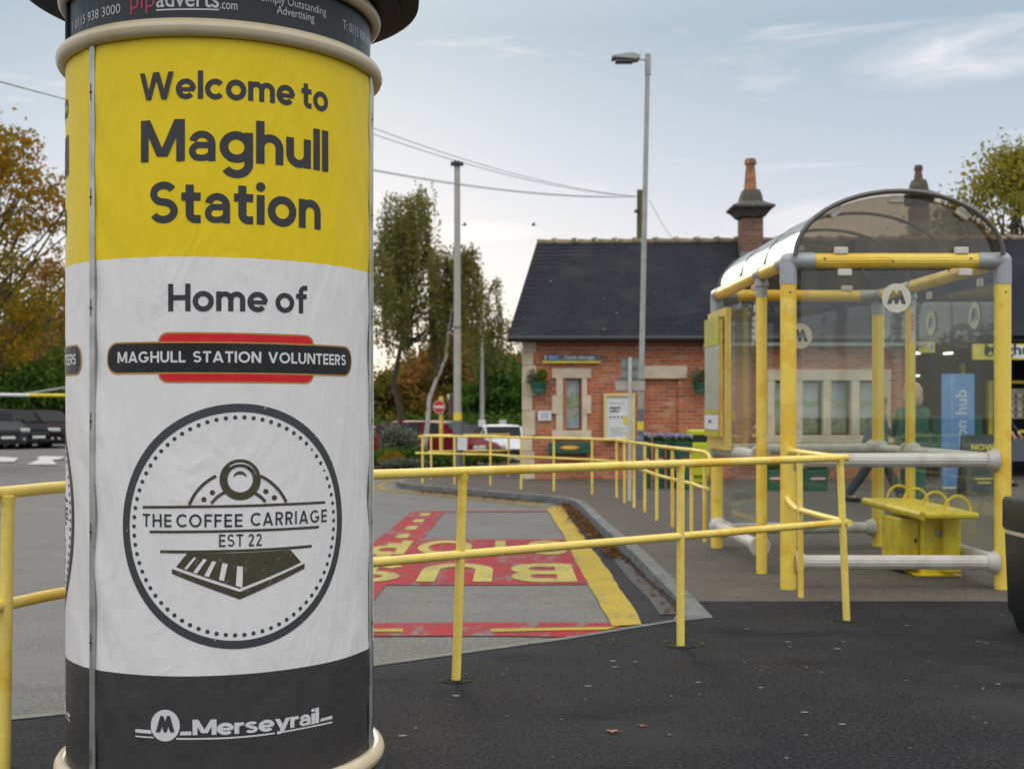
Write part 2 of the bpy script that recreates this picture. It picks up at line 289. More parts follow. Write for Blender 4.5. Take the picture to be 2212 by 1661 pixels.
M['l_purple'] = leafmat('purple_petals', [(.22,.18,.42),(.35,.30,.55),(.5,.5,.6),(.12,.18,.06)], 9)
M['l_dead'] = leafmat('dead_leaves', [(.13,.05,.02),(.2,.09,.03),(.08,.04,.02),(.28,.15,.05)], 9)
M['l_yflower'] = leafmat('yellow_petals', [(.6,.42,.02),(.10,.14,.03),(.07,.12,.03)], 9)

# ---------------------------------------------------------------- mesh helpers
class MB:
    def __init__(s): s.v = []; s.f = []; s.m = []; s.mi = 0
    def add(s, vs, fs):
        b = len(s.v); s.v += [tuple(v) for v in vs]; s.f += [tuple(i+b for i in f) for f in fs]; s.m += [s.mi]*len(fs); return s
    def box(s, lo, hi):
        x0,y0,z0 = lo; x1,y1,z1 = hi
        return s.add([(x0,y0,z0),(x1,y0,z0),(x1,y1,z0),(x0,y1,z0),(x0,y0,z1),(x1,y0,z1),(x1,y1,z1),(x0,y1,z1)],
                     [(0,3,2,1),(4,5,6,7),(0,1,5,4),(1,2,6,5),(2,3,7,6),(3,0,4,7)])
    def bbox(s, lo, hi, r=.01):                         # box with bevelled vertical and top edges
        x0,y0,z0 = lo; x1,y1,z1 = hi; rings = []
        def ring(o, z):
            pts = []
            for cx, cy, a0 in ((x1-r,y1-r,0),(x0+r,y1-r,90),(x0+r,y0+r,180),(x1-r,y0+r,270)):
                for a in (0,45,90): t = R(a0+a); pts.append((cx+(r-o)*math.cos(t), cy+(r-o)*math.sin(t), z))
            return pts
        rs = [ring(r*.6, z0), ring(0, z0+r*.6), ring(0, z1-r*.6), ring(r*.6, z1)]
        n = 12; vs = sum(rs, []); fs = [(k*n+i, k*n+(i+1)%n, (k+1)*n+(i+1)%n, (k+1)*n+i) for k in range(3) for i in range(n)]
        fs += [tuple(range(n-1,-1,-1)), tuple(range(3*n, 4*n))]; return s.add(vs, fs)
    def tube(s, pts, r, n=12, caps=True, flute=0):
        pts = [Vector(p) for p in pts]; rr = r if isinstance(r, (list, tuple)) else [r]*len(pts)
        t0 = (pts[1]-pts[0]).normalized(); up = Vector((0,0,1)) if abs(t0.z) < .9 else Vector((1,0,0))
        u = t0.cross(up).normalized(); vs = []
        for i, p in enumerate(pts):
            t = ((pts[i+1]-p).normalized() if i < len(pts)-1 else Vector()) + ((p-pts[i-1]).normalized() if i else Vector())
            t.normalize(); u = (u-t*u.dot(t)).normalized(); w = t.cross(u)
            sc = 1
            if 0 < i < len(pts)-1:
                c = t.dot((p-pts[i-1]).normalized()); sc = 1/max(c, .6)
            for k in range(n):
                a = 2*PI*k/n; q = rr[i]*(1-(flute if k % 2 else 0)); vs.append(p+(u*math.cos(a)+w*math.sin(a))*q)
        m = len(pts); fs = [(i*n+k, i*n+(k+1)%n, (i+1)*n+(k+1)%n, (i+1)*n+k) for i in range(m-1) for k in range(n)]
        if caps: fs += [tuple(range(n-1,-1,-1)), tuple(range((m-1)*n, m*n))]
        return s.add(vs, fs)
    def lathe(s, c, prof, n=48, a0=0, a1=2*PI, sx=1, sy=1):
        full = abs(a1-a0-2*PI) < 1e-6; k = n if full else n+1; vs = []
        for r, z in prof:
            for i in range(k):
                a = a0+(a1-a0)*i/n; vs.append((c[0]+r*sx*math.sin(a), c[1]-r*sy*math.cos(a), c[2]+z))
        fs = [(j*k+i, j*k+(i+1)%k, (j+1)*k+(i+1)%k, (j+1)*k+i) for j in range(len(prof)-1) for i in range(n)]
        return s.add(vs, fs)
    def prism(s, poly, axis, a, b):                     # 2-D polygon extruded along an axis
        def q(p, t):
            return {'x': (t, p[0], p[1]), 'y': (p[0], t, p[1]), 'z': (p[0], p[1], t)}[axis]
        n = len(poly); vs = [q(p, a) for p in poly]+[q(p, b) for p in poly]
        return s.add(vs, [tuple(range(n-1,-1,-1)), tuple(range(n, 2*n))]+[(i, (i+1)%n, (i+1)%n+n, i+n) for i in range(n)])
    def ball(s, c, r, n=10, sz=1, jit=0):
        vs = [(c[0], c[1], c[2]+r*sz)]; 
        for j in range(1, n//2):
            t = PI*j/(n//2)
            for i in range(n):
                q = r*(1+jit*(rnd.random()-.5)); a = 2*PI*i/n; vs.append((c[0]+q*math.sin(t)*math.cos(a), c[1]+q*math.sin(t)*math.sin(a), c[2]+q*math.cos(t)*sz))
        vs.append((c[0], c[1], c[2]-r*sz)); m = n//2-1; fs = [(0, 1+i, 1+(i+1)%n) for i in range(n)]
        fs += [(1+j*n+i, 1+(j+1)*n+i, 1+(j+1)*n+(i+1)%n, 1+j*n+(i+1)%n) for j in range(m-1) for i in range(n)]
        fs += [(1+(m-1)*n+i, len(vs)-1, 1+(m-1)*n+(i+1)%n) for i in range(n)]
        return s.add(vs, fs)
WL = {}
def link(o, parent=None, w=Vector((0,0,0))):
    COL.objects.link(o); WL[o] = w
    if parent: o.parent = parent
    return o
def obj(name, mb, mats, parent=None, smooth=False, at=None, fix=True, ang=40):
    if parent is not None: w = WL[parent]
    else: w = Vector(at) if at is not None else Vector((0,0,0))
    me = bpy.data.meshes.new(name); me.from_pydata([(v[0]-w.x, v[1]-w.y, v[2]-w.z) for v in mb.v], [], mb.f)
    for m in (mats if isinstance(mats, (list, tuple)) else [mats]): me.materials.append(M[m] if isinstance(m, str) else m)
    if any(mb.m): me.polygons.foreach_set('material_index', mb.m)
    if fix:
        b = bmesh.new(); b.from_mesh(me); bmesh.ops.recalc_face_normals(b, faces=b.faces); b.to_mesh(me); b.free()
    if smooth:
        me.polygons.foreach_set('use_smooth', [True]*len(me.polygons)); me.set_sharp_from_angle(angle=R(ang))
    me.update(); o = bpy.data.objects.new(name, me)
    if parent is None: o.location = w
    return link(o, parent, w)
def tag(o, label=None, cat=None, group=None, kind=None):
    if label: o['label'] = label
    if cat: o['category'] = cat
    if group: o['group'] = group
    if kind: o['kind'] = kind
    return o
def thing(name, loc, label, cat, group=None, rz=0):
    o = bpy.data.objects.new(name, None); o.location = loc; o.empty_display_size = .2; link(o, None, Vector(loc)); o.rotation_euler = (0,0,rz)
    return tag(o, label, cat, group)
def struct(name, mb, mats, **k):
    o = obj(name, mb, mats, fix=False, **k); o['kind'] = 'structure'; return o
def kids(o): return [c for c in COL.objects if c.parent == o]
def dup(o, loc=None, rz=None, label=None, parent=None):
    c = o.copy(); COL.objects.link(c); WL[c] = WL[o]
    if parent: c.parent = parent
    if loc is not None: c.location = loc
    if rz is not None: c.rotation_euler = (0,0,rz)
    if label: c['label'] = label
    for k in kids(o): dup(k, parent=c)
    return c
def leaves(name, pts, size, m, parent=None, at=None, flat=False):
    pts = np.asarray(pts, float); n = len(pts)
    w = WL[parent] if parent is not None else Vector(at or (0,0,0))
    a = nr.normal(size=(n,3)); a /= np.linalg.norm(a,axis=1)[:,None]; b = nr.normal(size=(n,3))
    if flat: a[:,2] *= .15; b[:,2] *= .15
    b -= a*(a*b).sum(1)[:,None]; b /= np.linalg.norm(b,axis=1)[:,None]
    s = (size*(.6+.8*nr.random(n)))[:,None]; p = pts-np.array(w)
    V = np.stack([p-a*s, p-b*s*.55, p+a*s, p+b*s*.55], 1).reshape(-1,3)
    me = bpy.data.meshes.new(name); me.vertices.add(4*n); me.vertices.foreach_set('co', V.ravel())
    me.loops.add(4*n); me.loops.foreach_set('vertex_index', np.arange(4*n)); me.polygons.add(n); me.polygons.foreach_set('loop_start', np.arange(n)*4)
    try: me.polygons.foreach_set('loop_total', np.full(n,4))
    except Exception: pass
    me.update(calc_edges=True); me.validate(); me.materials.append(M[m]); o = bpy.data.objects.new(name, me)
    if parent is None: o.location = w
    return link(o, parent, w)

# ---------------------------------------------------------------- lettering: a stroke face of its own, and the built-in font
def arc(cx, cy, rx, a0, a1, ry=None, n=None):
    ry = rx if ry is None else ry; n = n or max(6, int(abs(a1-a0)/9))
    return ('s', [(cx+rx*math.cos(R(a0+(a1-a0)*i/n)), cy+ry*math.sin(R(a0+(a1-a0)*i/n))) for i in range(n+1)])
def ln(*p): return ('s', list(p))
def pa(x0, y0, x1, y1): return ('p', [(x0,y0),(x1,y1)])
h = .09
GL = {
 'o': (.74, [arc(.37,.36,.28,0,360)]), 'e': (.74, [arc(.37,.36,.28,0,318), ('s', [(.12,.345),(.38,.345),(.70,.345)], .78)]), 'c': (.68, [arc(.37,.36,.28,42,318)]),
 'l': (.18, [ln((.09,0),(.09,1.03))]), 'i': (.2, [ln((.1,0),(.1,.72)), ('d', (.1,.92,.115))]),
 'n': (.64, [ln((.09,0),(.09,.72)), ('s', [(.09,.38)]+arc(.32,.40,.23,178,0)[1]+[(.55,0)])]),
 'h': (.64, [ln((.09,0),(.09,1.03)), ('s', [(.09,.38)]+arc(.32,.40,.23,178,0)[1]+[(.55,0)])]),
 'm': (1.02, [ln((.09,0),(.09,.72)), ('s', [(.09,.42)]+arc(.30,.42,.21,178,0)[1]+[(.51,0)]), ('s', [(.51,.42)]+arc(.72,.42,.21,178,0)[1]+[(.93,0)])]),
 'u': (.64, [ln((.55,0),(.55,.72)), ('s', [(.09,.72),(.09,.34)]+arc(.32,.32,.23,182,360)[1])]),
 't': (.46, [('s', [(.2,.92),(.2,.24)]+arc(.34,.23,.14,180,265)[1]+[(.46,.09)]), ln((0,.63),(.46,.63))]),
 'f': (.46, [('s', [(.2,0),(.2,.78)]+arc(.36,.79,.16,180,95)[1]+[(.47,.95)]), ln((0,.63),(.44,.63))]),
 'a': (.62, [('s', arc(.31,.42,.215,165,0,.222)[1]+[(.525,.2),(.525,0)], .86), ('s', [(.525,.385),(.27,.385)]+arc(.245,.231,.155,95,265)[1]+[(.33,.078)]+arc(.33,.28,.20,278,345)[1], .78)]),
 'r': (.42, [ln((.09,0),(.09,.72)), ('s', [(.09,.40)]+arc(.32,.40,.23,178,95,.22)[1]+[(.42,.62)], .95)]), 'y': (.72, [pa(.1,.72,.38,0), pa(.63,.72,.33,-.12), ('s', [(.37,-.02),(.30,-.15),(.20,-.19),(.08,-.19)], .85)]),
 's': (.58, [('s', arc(.29,.525,.2,20,268,.12)[1]+arc(.29,.215,.2,88,-160,.14)[1], .82)]),
 'g': (.74, [arc(.37,.36,.28,0,360), ('s', [(.65,.72),(.65,-.02)]+arc(.37,-.03,.28,0,-148,.26)[1])]),
 'W': (1.36, [pa(.1,1,.37,0), pa(.66,1,.37,0), pa(.70,1,.99,0), pa(1.26,1,.99,0)]),
 'M': (1.04, [ln((.09,0),(.09,1)), ln((.95,0),(.95,1)), pa(.12,1,.50,.12), pa(.92,1,.54,.12)]),
 'S': (.72, [('s', arc(.36,.715,.25,28,265,.20)[1]+arc(.36,.300,.265,88,-155,.21)[1], .92)]),
 'H': (.8, [ln((.09,0),(.09,1)), ln((.71,0),(.71,1)), ln((.09,.5),(.71,.5))]),
 'A': (.92, [pa(.46,1,.1,0), pa(.46,1,.82,0), ln((.22,.27),(.70,.27))]), 'G': (1., [arc(.5,.5,.41,45,350), ln((.55,.44),(.955,.44))]),
 'U': (.78, [('s', [(.09,1),(.09,.39)]+arc(.39,.38,.30,182,358)[1]+[(.69,1)])]), 'L': (.58, [ln((.09,0),(.09,1)), ln((.09,.09),(.58,.09))]),
 'T': (.68, [ln((.34,0),(.34,1)), ln((0,.91),(.68,.91))]), 'I': (.18, [ln((.09,0),(.09,1))]), 'O': (1., [arc(.5,.5,.41,0,360)]),
 'N': (.82, [ln((.09,0),(.09,1)), ln((.73,0),(.73,1)), pa(.11,1,.71,0)]), 'V': (.9, [pa(.1,1,.45,0), pa(.8,1,.45,0)]),
 'E': (.62, [ln((.09,0),(.09,1)), ln((.09,.91),(.62,.91)), ln((.09,.5),(.58,.5)), ln((.09,.09),(.62,.09))]),
 'F': (.58, [ln((.09,0),(.09,1)), ln((.09,.91),(.6,.91)), ln((.09,.5),(.55,.5))]),
 'R': (.7, [ln((.09,0),(.09,1)), ('s', [(.09,.91),(.38,.91)]+arc(.38,.69,.22,88,-88)[1]+[(.09,.47)]), pa(.34,.47,.59,0)]),
 'P': (.7, [ln((.09,0),(.09,1)), ('s', [(.09,.91),(.38,.91)]+arc(.38,.68,.23,88,-88)[1]+[(.09,.45)])]),
 'B': (.7, [ln((.09,0),(.09,1)), ('s', [(.09,.91),(.38,.91)]+arc(.38,.71,.2,88,-88)[1]+[(.09,.51)]), ('s', [(.09,.51),(.38,.51)]+arc(.38,.3,.21,88,-88)[1]+[(.09,.09)])]),
 'C': (.82, [arc(.5,.5,.41,45,315)]), '2': (.6, [('s', arc(.3,.71,.2,165,-35)[1]+[(.12,.12)]), ln((.06,.09),(.58,.09))]), ' ': (.13, [])}
def strokes(text, w=.195, gap=.085):
    """list of polygons (2-D), width; layer index in each"""
    out = []; x = 0; k = 0
    for ch in text:
        adv, st = GL[ch]
        for q0 in st:
            kind, d = q0[:2]; ws = w*(q0[2] if len(q0) > 2 else 1); k += 1; lay = k % 5
            if kind == 'd':
                out.append((lay, [(x+d[0]+d[2]*math.cos(2*PI*i/20), d[1]+d[2]*math.sin(2*PI*i/20)) for i in range(20)]))
            elif kind == 'p':
                (x0,y0),(x1,y1) = d; L = math.hypot(x1-x0, y1-y0); hw = w/2*L/abs(y1-y0)
                n = 4
                for i in range(n):
                    a, b = i/n, (i+1)/n; xa, ya = x0+(x1-x0)*a, y0+(y1-y0)*a; xb, yb = x0+(x1-x0)*b, y0+(y1-y0)*b
                    out.append((lay, [(x+xa-hw,ya),(x+xa+hw,ya),(x+xb+hw,yb),(x+xb-hw,yb)]))
            else:
                p = [Vector(q) for q in d]; p = [q for i, q in enumerate(p) if i == 0 or (q-p[i-1]).length > 1e-4]; closed = (p[0]-p[-1]).length < 1e-3
                if len(p) == 2: p = [p[0].lerp(p[1], i/5) for i in range(6)]
                ls, rs = [], []
                for i, q in enumerate(p):
                    a = p[i-1] if i else (p[-2] if closed else None); b = p[i+1] if i < len(p)-1 else (p[1] if closed else None)
                    ta = (q-a).normalized() if a is not None else None; tb = (b-q).normalized() if b is not None else None
                    t = (ta or Vector((0,0)))+(tb or Vector((0,0))); t.normalize(); nn = Vector((-t.y, t.x))
                    sc = 1/max(.5, t.dot(ta or t)); ls.append(q+nn*ws/2*sc); rs.append(q-nn*ws/2*sc)
                for i in range(len(p)-1): out.append((lay, [(x+c.x, c.y) for c in (ls[i], rs[i], rs[i+1], ls[i+1])]))
        x += adv+gap
    return out, x-gap
def btext(text, bold=0, sx=1, sp=1):
    cu = bpy.data.curves.new('t', 'FONT'); cu.body = text; cu.space_character = sp; cu.size = 1; cu.offset = bold; cu.resolution_u = 4
    o = bpy.data.objects.new('t', cu); me = bpy.data.meshes.new_from_object(o); bpy.data.objects.remove(o)
    v = [(q.co.x*sx, q.co.y) for q in me.vertices]; f = [tuple(p.vertices) for p in me.polygons]; bpy.data.meshes.remove(me)
    x0 = min(q[0] for q in v); return [(q[0]-x0, q[1]) for q in v], f, max(q[0] for q in v)-x0
# flat lettering on a plane: origin o, unit vectors u, w
def flat_text(name, text, o, u, w, height, m, parent, width=None, bold=.01, center=False, stroke=False):
    o, u, w = Vector(o), Vector(u), Vector(w); nrm = u.cross(w); mb = MB()
    if stroke:
        ps, wd = strokes(text); s = height
        sx = width/wd if width else s
        for lay, p in ps: mb.add([o+u*(q[0]*sx)+w*(q[1]*s)+nrm*(lay*.0004) for q in p], [tuple(range(len(p)))])
    else:
        v, f, wd = btext(text, bold); s = height/.73; sx = (width/wd) if width else s
        ox = -wd*sx/2 if center else 0
        mb.add([o+u*(q[0]*sx+ox)+w*(q[1]*s) for q in v], f)
    return obj(name, mb, m, parent, fix=False)
def roundel_polys(r, sc=1.0):
    """disc with an M cut out: returns polygons in a unit frame"""
    n = 40; Mo = [(-.66,-.42),(-.34,.52),(-.12,.52),(0,.20),(.12,.52),(.34,.52),(.66,-.42),(.36,-.42),(.22,-.08),(.10,-.42),(-.10,-.42),(-.22,-.08),(-.36,-.42)]
    return Mo
def cut_disc(c, r, Mo, n=44):
    b = bmesh.new(); ed = []
    for loop in ([(r*math.cos(2*PI*i/n), r*math.sin(2*PI*i/n)) for i in range(n)], [(x*r, y*r) for x, y in Mo]):
        vs = [b.verts.new((x, y, 0)) for x, y in loop]; ed += [b.edges.new((vs[i], vs[(i+1) % len(vs)])) for i in range(len(vs))]
    bmesh.ops.triangle_fill(b, use_beauty=True, use_dissolve=False, edges=ed)
    Mv = [Vector(p)*r for p in Mo]
    def inside(x, y):
        k = False; j = len(Mv)-1
        for i in range(len(Mv)):
            if (Mv[i].y > y) != (Mv[j].y > y) and x < (Mv[j].x-Mv[i].x)*(y-Mv[i].y)/(Mv[j].y-Mv[i].y)+Mv[i].x: k = not k
            j = i
        return k
    b.verts.ensure_lookup_table(); vs = [(v.co.x+c[0], v.co.y+c[1]) for v in b.verts]; fs = []
    for f in b.faces:
        m = f.calc_center_median()
        if not inside(m.x, m.y): fs.append(tuple(v.index for v in f.verts))
    b.free(); return vs, fs

# ================================================================ THE SETTING
def grid_sheet(name, xs, ys, off, m):
    mb = MB(); nx = len(xs)
    mb.add([(x, y, rh(x, y)+off) for y in ys for x in xs], [(j*nx+i, j*nx+i+1, (j+1)*nx+i+1, (j+1)*nx+i) for j in range(len(ys)-1) for i in range(nx-1)])
    return struct(name, mb, m, smooth=True)
ar = lambda a, b, s: [a+s*i for i in range(int(round((b-a)/s)))]
xs = ar(-76,-12,4)+ar(-12,5,.25)+ar(5,60,5)+[60]; ys = ar(-20,4,4)+ar(4,12,.25)+ar(12,30,.5)+ar(30,78,2)+[78]
grid_sheet('road', xs, ys, 0, 'road')
xs = ar(-600,-80,40)+ar(-80,80,8)+ar(80,600,40)+[600]; ys = ar(-200,0,40)+ar(0,80,8)+ar(80,900,60)+[900]
M['soilground'] = mat('rough_grass_ground', (.05,.06,.02), .95, c2=(.07,.05,.03), vs=.6)
grid_sheet('ground', xs, ys, -.12, 'soilground')
def drape(name, polys, m, off=.006, cell=.3, kind='structure'):
    b = bmesh.new()
    for p in polys: b.faces.new([b.verts.new((q[0], q[1], 0)) for q in p])
    bmesh.ops.triangulate(b, faces=b.faces[:])
    X = [v.co.x for v in b.verts]; Y = [v.co.y for v in b.verts]
    for ax, lo, hi in ((0, min(X), max(X)), (1, min(Y), max(Y))):
        k = math.ceil(lo/cell)*cell
        while k < hi:
            co = [0,0,0]; no = [0,0,0]; co[ax] = k; no[ax] = 1
            bmesh.ops.bisect_plane(b, geom=b.verts[:]+b.edges[:]+b.faces[:], plane_co=co, plane_no=no, dist=1e-5); k += cell
    for v in b.verts: v.co.z = rh(v.co.x, v.co.y)+off
    for f in b.faces:
        if f.normal.z < 0: f.normal_flip()
    bmesh.ops.recalc_face_normals(b, faces=b.faces)
    for f in b.faces:
        if f.normal.z < 0: f.normal_flip()
    me = bpy.data.meshes.new(name); b.to_mesh(me); b.free(); me.materials.append(M[m]); o = bpy.data.objects.new(name, me); link(o); o['kind'] = kind
    return o
def xy(px, py): p = GR(px, py); return (p.x, p.y)
def ribbon(pts, w, jag=0):
    pts = [Vector(p) for p in pts]; out = []; L = []; Rr = []
    for i, p in enumerate(pts):
        t = (pts[min(i+1, len(pts)-1)]-pts[max(i-1, 0)]).normalized(); n = Vector((-t.y, t.x)); j = jag*(rnd.random()-.5)
        L.append(p+n*(w/2+j)); Rr.append(p-n*(w/2-j))
    return [[L[i], Rr[i], Rr[i+1], L[i+1]] for i in range(len(pts)-1)]
def dense(pts, step=.25):
    out = []
    for a, b in zip(pts[:-1], pts[1:]):
        a, b = Vector(a), Vector(b); n = max(1, int((b-a).length/step)); out += [tuple(a.lerp(b, i/n)) for i in range(n)]
    return out+[tuple(pts[-1])]
# near pavement (fresh tarmac), flush with the road at the crossing
edge = [tuple(G(x, y).xy) for x, y in ((0,1555),(140,1541),(440,1495),(815,1436),(996,1410.5),(1227,1378.5),(1387,1352),(1449,1342.5),(1535,1333))]
d0 = (Vector(edge[0])-Vector(edge[1])).normalized(); e0 = Vector(edge[0])+d0*14
bR = G(2212, 1298)
tar = [tuple(e0)]+edge+[tuple(G(1500,1298).xy), (14, bR.y), (14,-12), (-16,-12)]
struct('pavement', MB().prism(tar, 'z', -.3, 0), 'tarmac')
struct('pavement_edging', MB().add([(p.x, p.y, .004) for q in ribbon([tuple(e0)]+edge, .055) for p in q], [(4*i,4*i+1,4*i+2,4*i+3) for i in range(len(edge))]), 'concrete')
# block paved island and station forecourt with its kerb
K = [(1.29,8.1),(1.29,9.0),(1.245,12),(1.15,14.1),(1.05,18.2),(.93,18.9),(.62,19.5),(-.12,20.4),(-.84,21.35),(-1.49,22.05),(-2.02,22.85),(-2.2,23.5),(-2.16,24.3),(-1.85,25.2),(-1.0,26.2),(.3,27.4)]
K = [Vector(p) for p in K]
Ks = [K[0]]
for a, b in zip(K[:-1], K[1:]): Ks.append(b)
pave = [tuple(G(1500,1298).xy)]+[tuple(p) for p in Ks[1:]]+[(.3,34),(16,34),(16, bR.y)]
struct('block_paving', MB().prism(pave, 'z', -.32, -.001), 'paving')
kb = MB(); dk = dense(K, .9)
for i, q in enumerate(ribbon(dk, .128)):
    c = (Vector(q[0])+Vector(q[1])+Vector(q[2])+Vector(q[3]))/4
    q = [c+(Vector(p)-c)*.994 for p in q]; z1 = .006+.0015*(i % 2)
    ins = [c+(Vector(p)-c)*.985 for p in q]
    kb.add([(p.x,p.y,-.3) for p in q]+[(p.x,p.y,z1-.012) for p in q]+[(p.x,p.y,z1) for p in [c+(Vector(p)-c)*.98 for p in q]], [(i2, (i2+1)%4, (i2+1)%4+4, i2+4) for i2 in range(4)]+[(i2+4, (i2+1)%4+4, (i2+1)%4+8, i2+8) for i2 in range(4)]+[(8,9,10,11)])
kb.prism([tuple(G(x,y).xy) for x, y in ((1455,1339),(1535,1333.5),(1500,1298.5),(1478,1300))], 'z', -.3, .005)
struct('kerb', kb, 'concrete')
drape('drain_channel', ribbon(dense([(1.08,8.3),(1.10,9.2),(1.07,12.2)]), .12), 'drain', .012)
sl_ = MB()
drape('gutter_strip', ribbon(dense([(1.02,8.0),(1.07,9.2),(1.03,12.4),(.93,14.3),(.80,18.0)]), .36, .03), 'strip', .0065)
for k in range(5):
    dx = -.048+k*.024
    drape('drain_rib', ribbon(dense([(1.08+dx,8.3),(1.10+dx,9.2),(1.07+dx,12.2)]), .006), 'rib', .018)
# painted bus bay
yb_l = [(1322,1355),(1260,1243.7),(1213,1150),(1180,1099)]; yb_r = [(1388,1351),(1321,1243.7),(1235,1126.5),(1211,1091)]
yl = dense([xy(*p) for p in yb_l], .3); yr = dense([xy(*p) for p in yb_r], .3); n = min(len(yl), len(yr))
yl = [yl[int(i*(len(yl)-1)/(n-1))] for i in range(n)]; yr = [yr[int(i*(len(yr)-1)/(n-1))] for i in range(n)]
jg = lambda p: (p[0]+.016*(rnd.random()-.5), p[1]); yl = [jg(p) for p in yl]; yr = [jg(p) for p in yr]
drape('bay_line', [[yl[i], yr[i], yr[i+1], yl[i+1]] for i in range(n-1)], 'yel_paint', .010)
# red cage
fl = xy(891,1105); fr = xy(1184,1104.5); il = xy(959,1107)
A1 = xy(815,1166); A2 = xy(912,1166)
bx = [xy(1221,1165.6), xy(1268,1263)]; far_y = bx[0][1]; near_y = bx[1][1]
dirL = (Vector(A1)-Vector(fl)).normalized(); dirI = (Vector(A2)-Vector(il)).normalized()
def on(p, d, y): t = (y-p[1])/d[1]; return (p[0]+d[0]*t, y)
strip_near = xy(1000,1366)[1]
red = [[fl, il, on(il, dirI, strip_near), on(fl, dirL, strip_near)]]
red.append([on(il, dirI, far_y), (bx[0][0]+.02, far_y), (bx[1][0], near_y), on(il, dirI, near_y)])
red.append([(fl[0], fl[1]), (fr[0], fr[1]), (fr[0], fr[1]-.13), (fl[0]+.1, fl[1]-.13)])
drape('bay_box', red[:1], 'red_paint', .006); drape('bay_box', red[1:2], 'red_paint', .0065); drape('bay_box', red[2:], 'red_paint', .0075)
nb = [xy(500,1347), xy(1318,1347), xy(1341,1357), xy(1225,1377.5), xy(500,1379)]
drape('bay_box', [nb], 'red_paint', .007)
drape('bay_line', [[xy(1059,1361), xy(1330,1357), xy(1310,1363), xy(1062,1368)], [xy(700,1361), xy(870,1361), xy(871,1367.5), xy(700,1368)]], 'yel_paint', .011)
for k in range(12):
    y0 = fl[1]-.35-k*.98; a = on(fl, dirL, y0); b = on(il, dirI, y0); a2 = on(fl, dirL, y0-.42); b2 = on(il, dirI, y0-.42)
    if y0 < strip_near+.6: break
    l = lambda p, q, t: (p[0]+(q[0]-p[0])*t, p[1])
    drape('bay_dash', [[l(a,b,.36), l(a,b,.64), l(a2,b2,.64), l(a2,b2,.36)]], 'yel_letter', .0105)
def road_word(word, xr, xl, yn, yf):
    ps, wd = strokes(word, .2, .2); out = MB()
    for lay, p in ps:
        out.f.append(tuple(range(len(out.v), len(out.v)+len(p)))); out.m.append(0)
        for q in p:
            x = xr+(xl-xr)*q[0]/wd; y = yn+(yf-yn)*(1-q[1]); y = yf+(yn-yf)*q[1]
            out.v.append((x, y, rh(x, y)+.011+lay*.0006))
    struct('road_lettering', out, 'yel_letter')
road_word('BUS', xy(1246,1259)[0], xy(1246,1259)[0]-2.15, xy(1200,1259)[1], xy(1200,1220)[1])
road_word('STOP', xy(1230,1199)[0], xy(1230,1199)[0]-2.12, xy(1200,1199.5)[1], xy(1200,1169.5)[1])
# yellow lines along the kerbs
def offs(path, d):
    o = []
    for i, p in enumerate(path):
        t = (path[min(i+1,len(path)-1)]-path[max(i-1,0)]).normalized(); o.append((p.x-t.y*d, p.y+t.x*d))
    return o
for d in (.42, .62): drape('kerb_line', ribbon(dense(offs(K[5:14], d)), .075), 'yel_paint', .009)
eo = [Vector(p) for p in [tuple(Vector(edge[0])+d0*6)]+edge[:6]]
drape('kerb_line', ribbon(dense(offs(eo, .06)), .035), 'yel_paint', .0135)
for pp in ([(-60,985),(15,988),(40,990),(30,998),(-60,998)],[(58,1004),(85,992),(78,989),(92,985.5),(140,987),(132,992),(112,994),(124,1004)]):
    drape('road_arrow', [[xy(*p) for p in pp]], 'white_paint', .012, 2)
# leaf litter along the gutter and dry leaves
lp = []
for i in range(1500):
    t = rnd.random(); y = 12+7.0*t; x = 1.245-(y-12)*.033-.12-abs(rnd.gauss(0,.10)); lp.append((x, y, rh(x,y)+.012+rnd.random()*.03))
for i in range(700):
    t = rnd.random(); a, b = K[6], K[9]; p = a.lerp(b, t)+Vector((-.1-abs(rnd.gauss(0,.1)), -.08-abs(rnd.gauss(0,.08)))); lp.append((p.x, p.y, rh(p.x,p.y)+.015+rnd.random()*.02))
for i in range(70):
    y = 8.2+rnd.random()*4; lp.append((1.2-rnd.random()*.12, y, rh(1.2,y)+.02))
tag(leaves('leaf_litter', lp, .028, 'l_dead', flat=True), 'brown dead leaves gathered in the gutter by the kerb', 'leaf litter', kind='stuff')
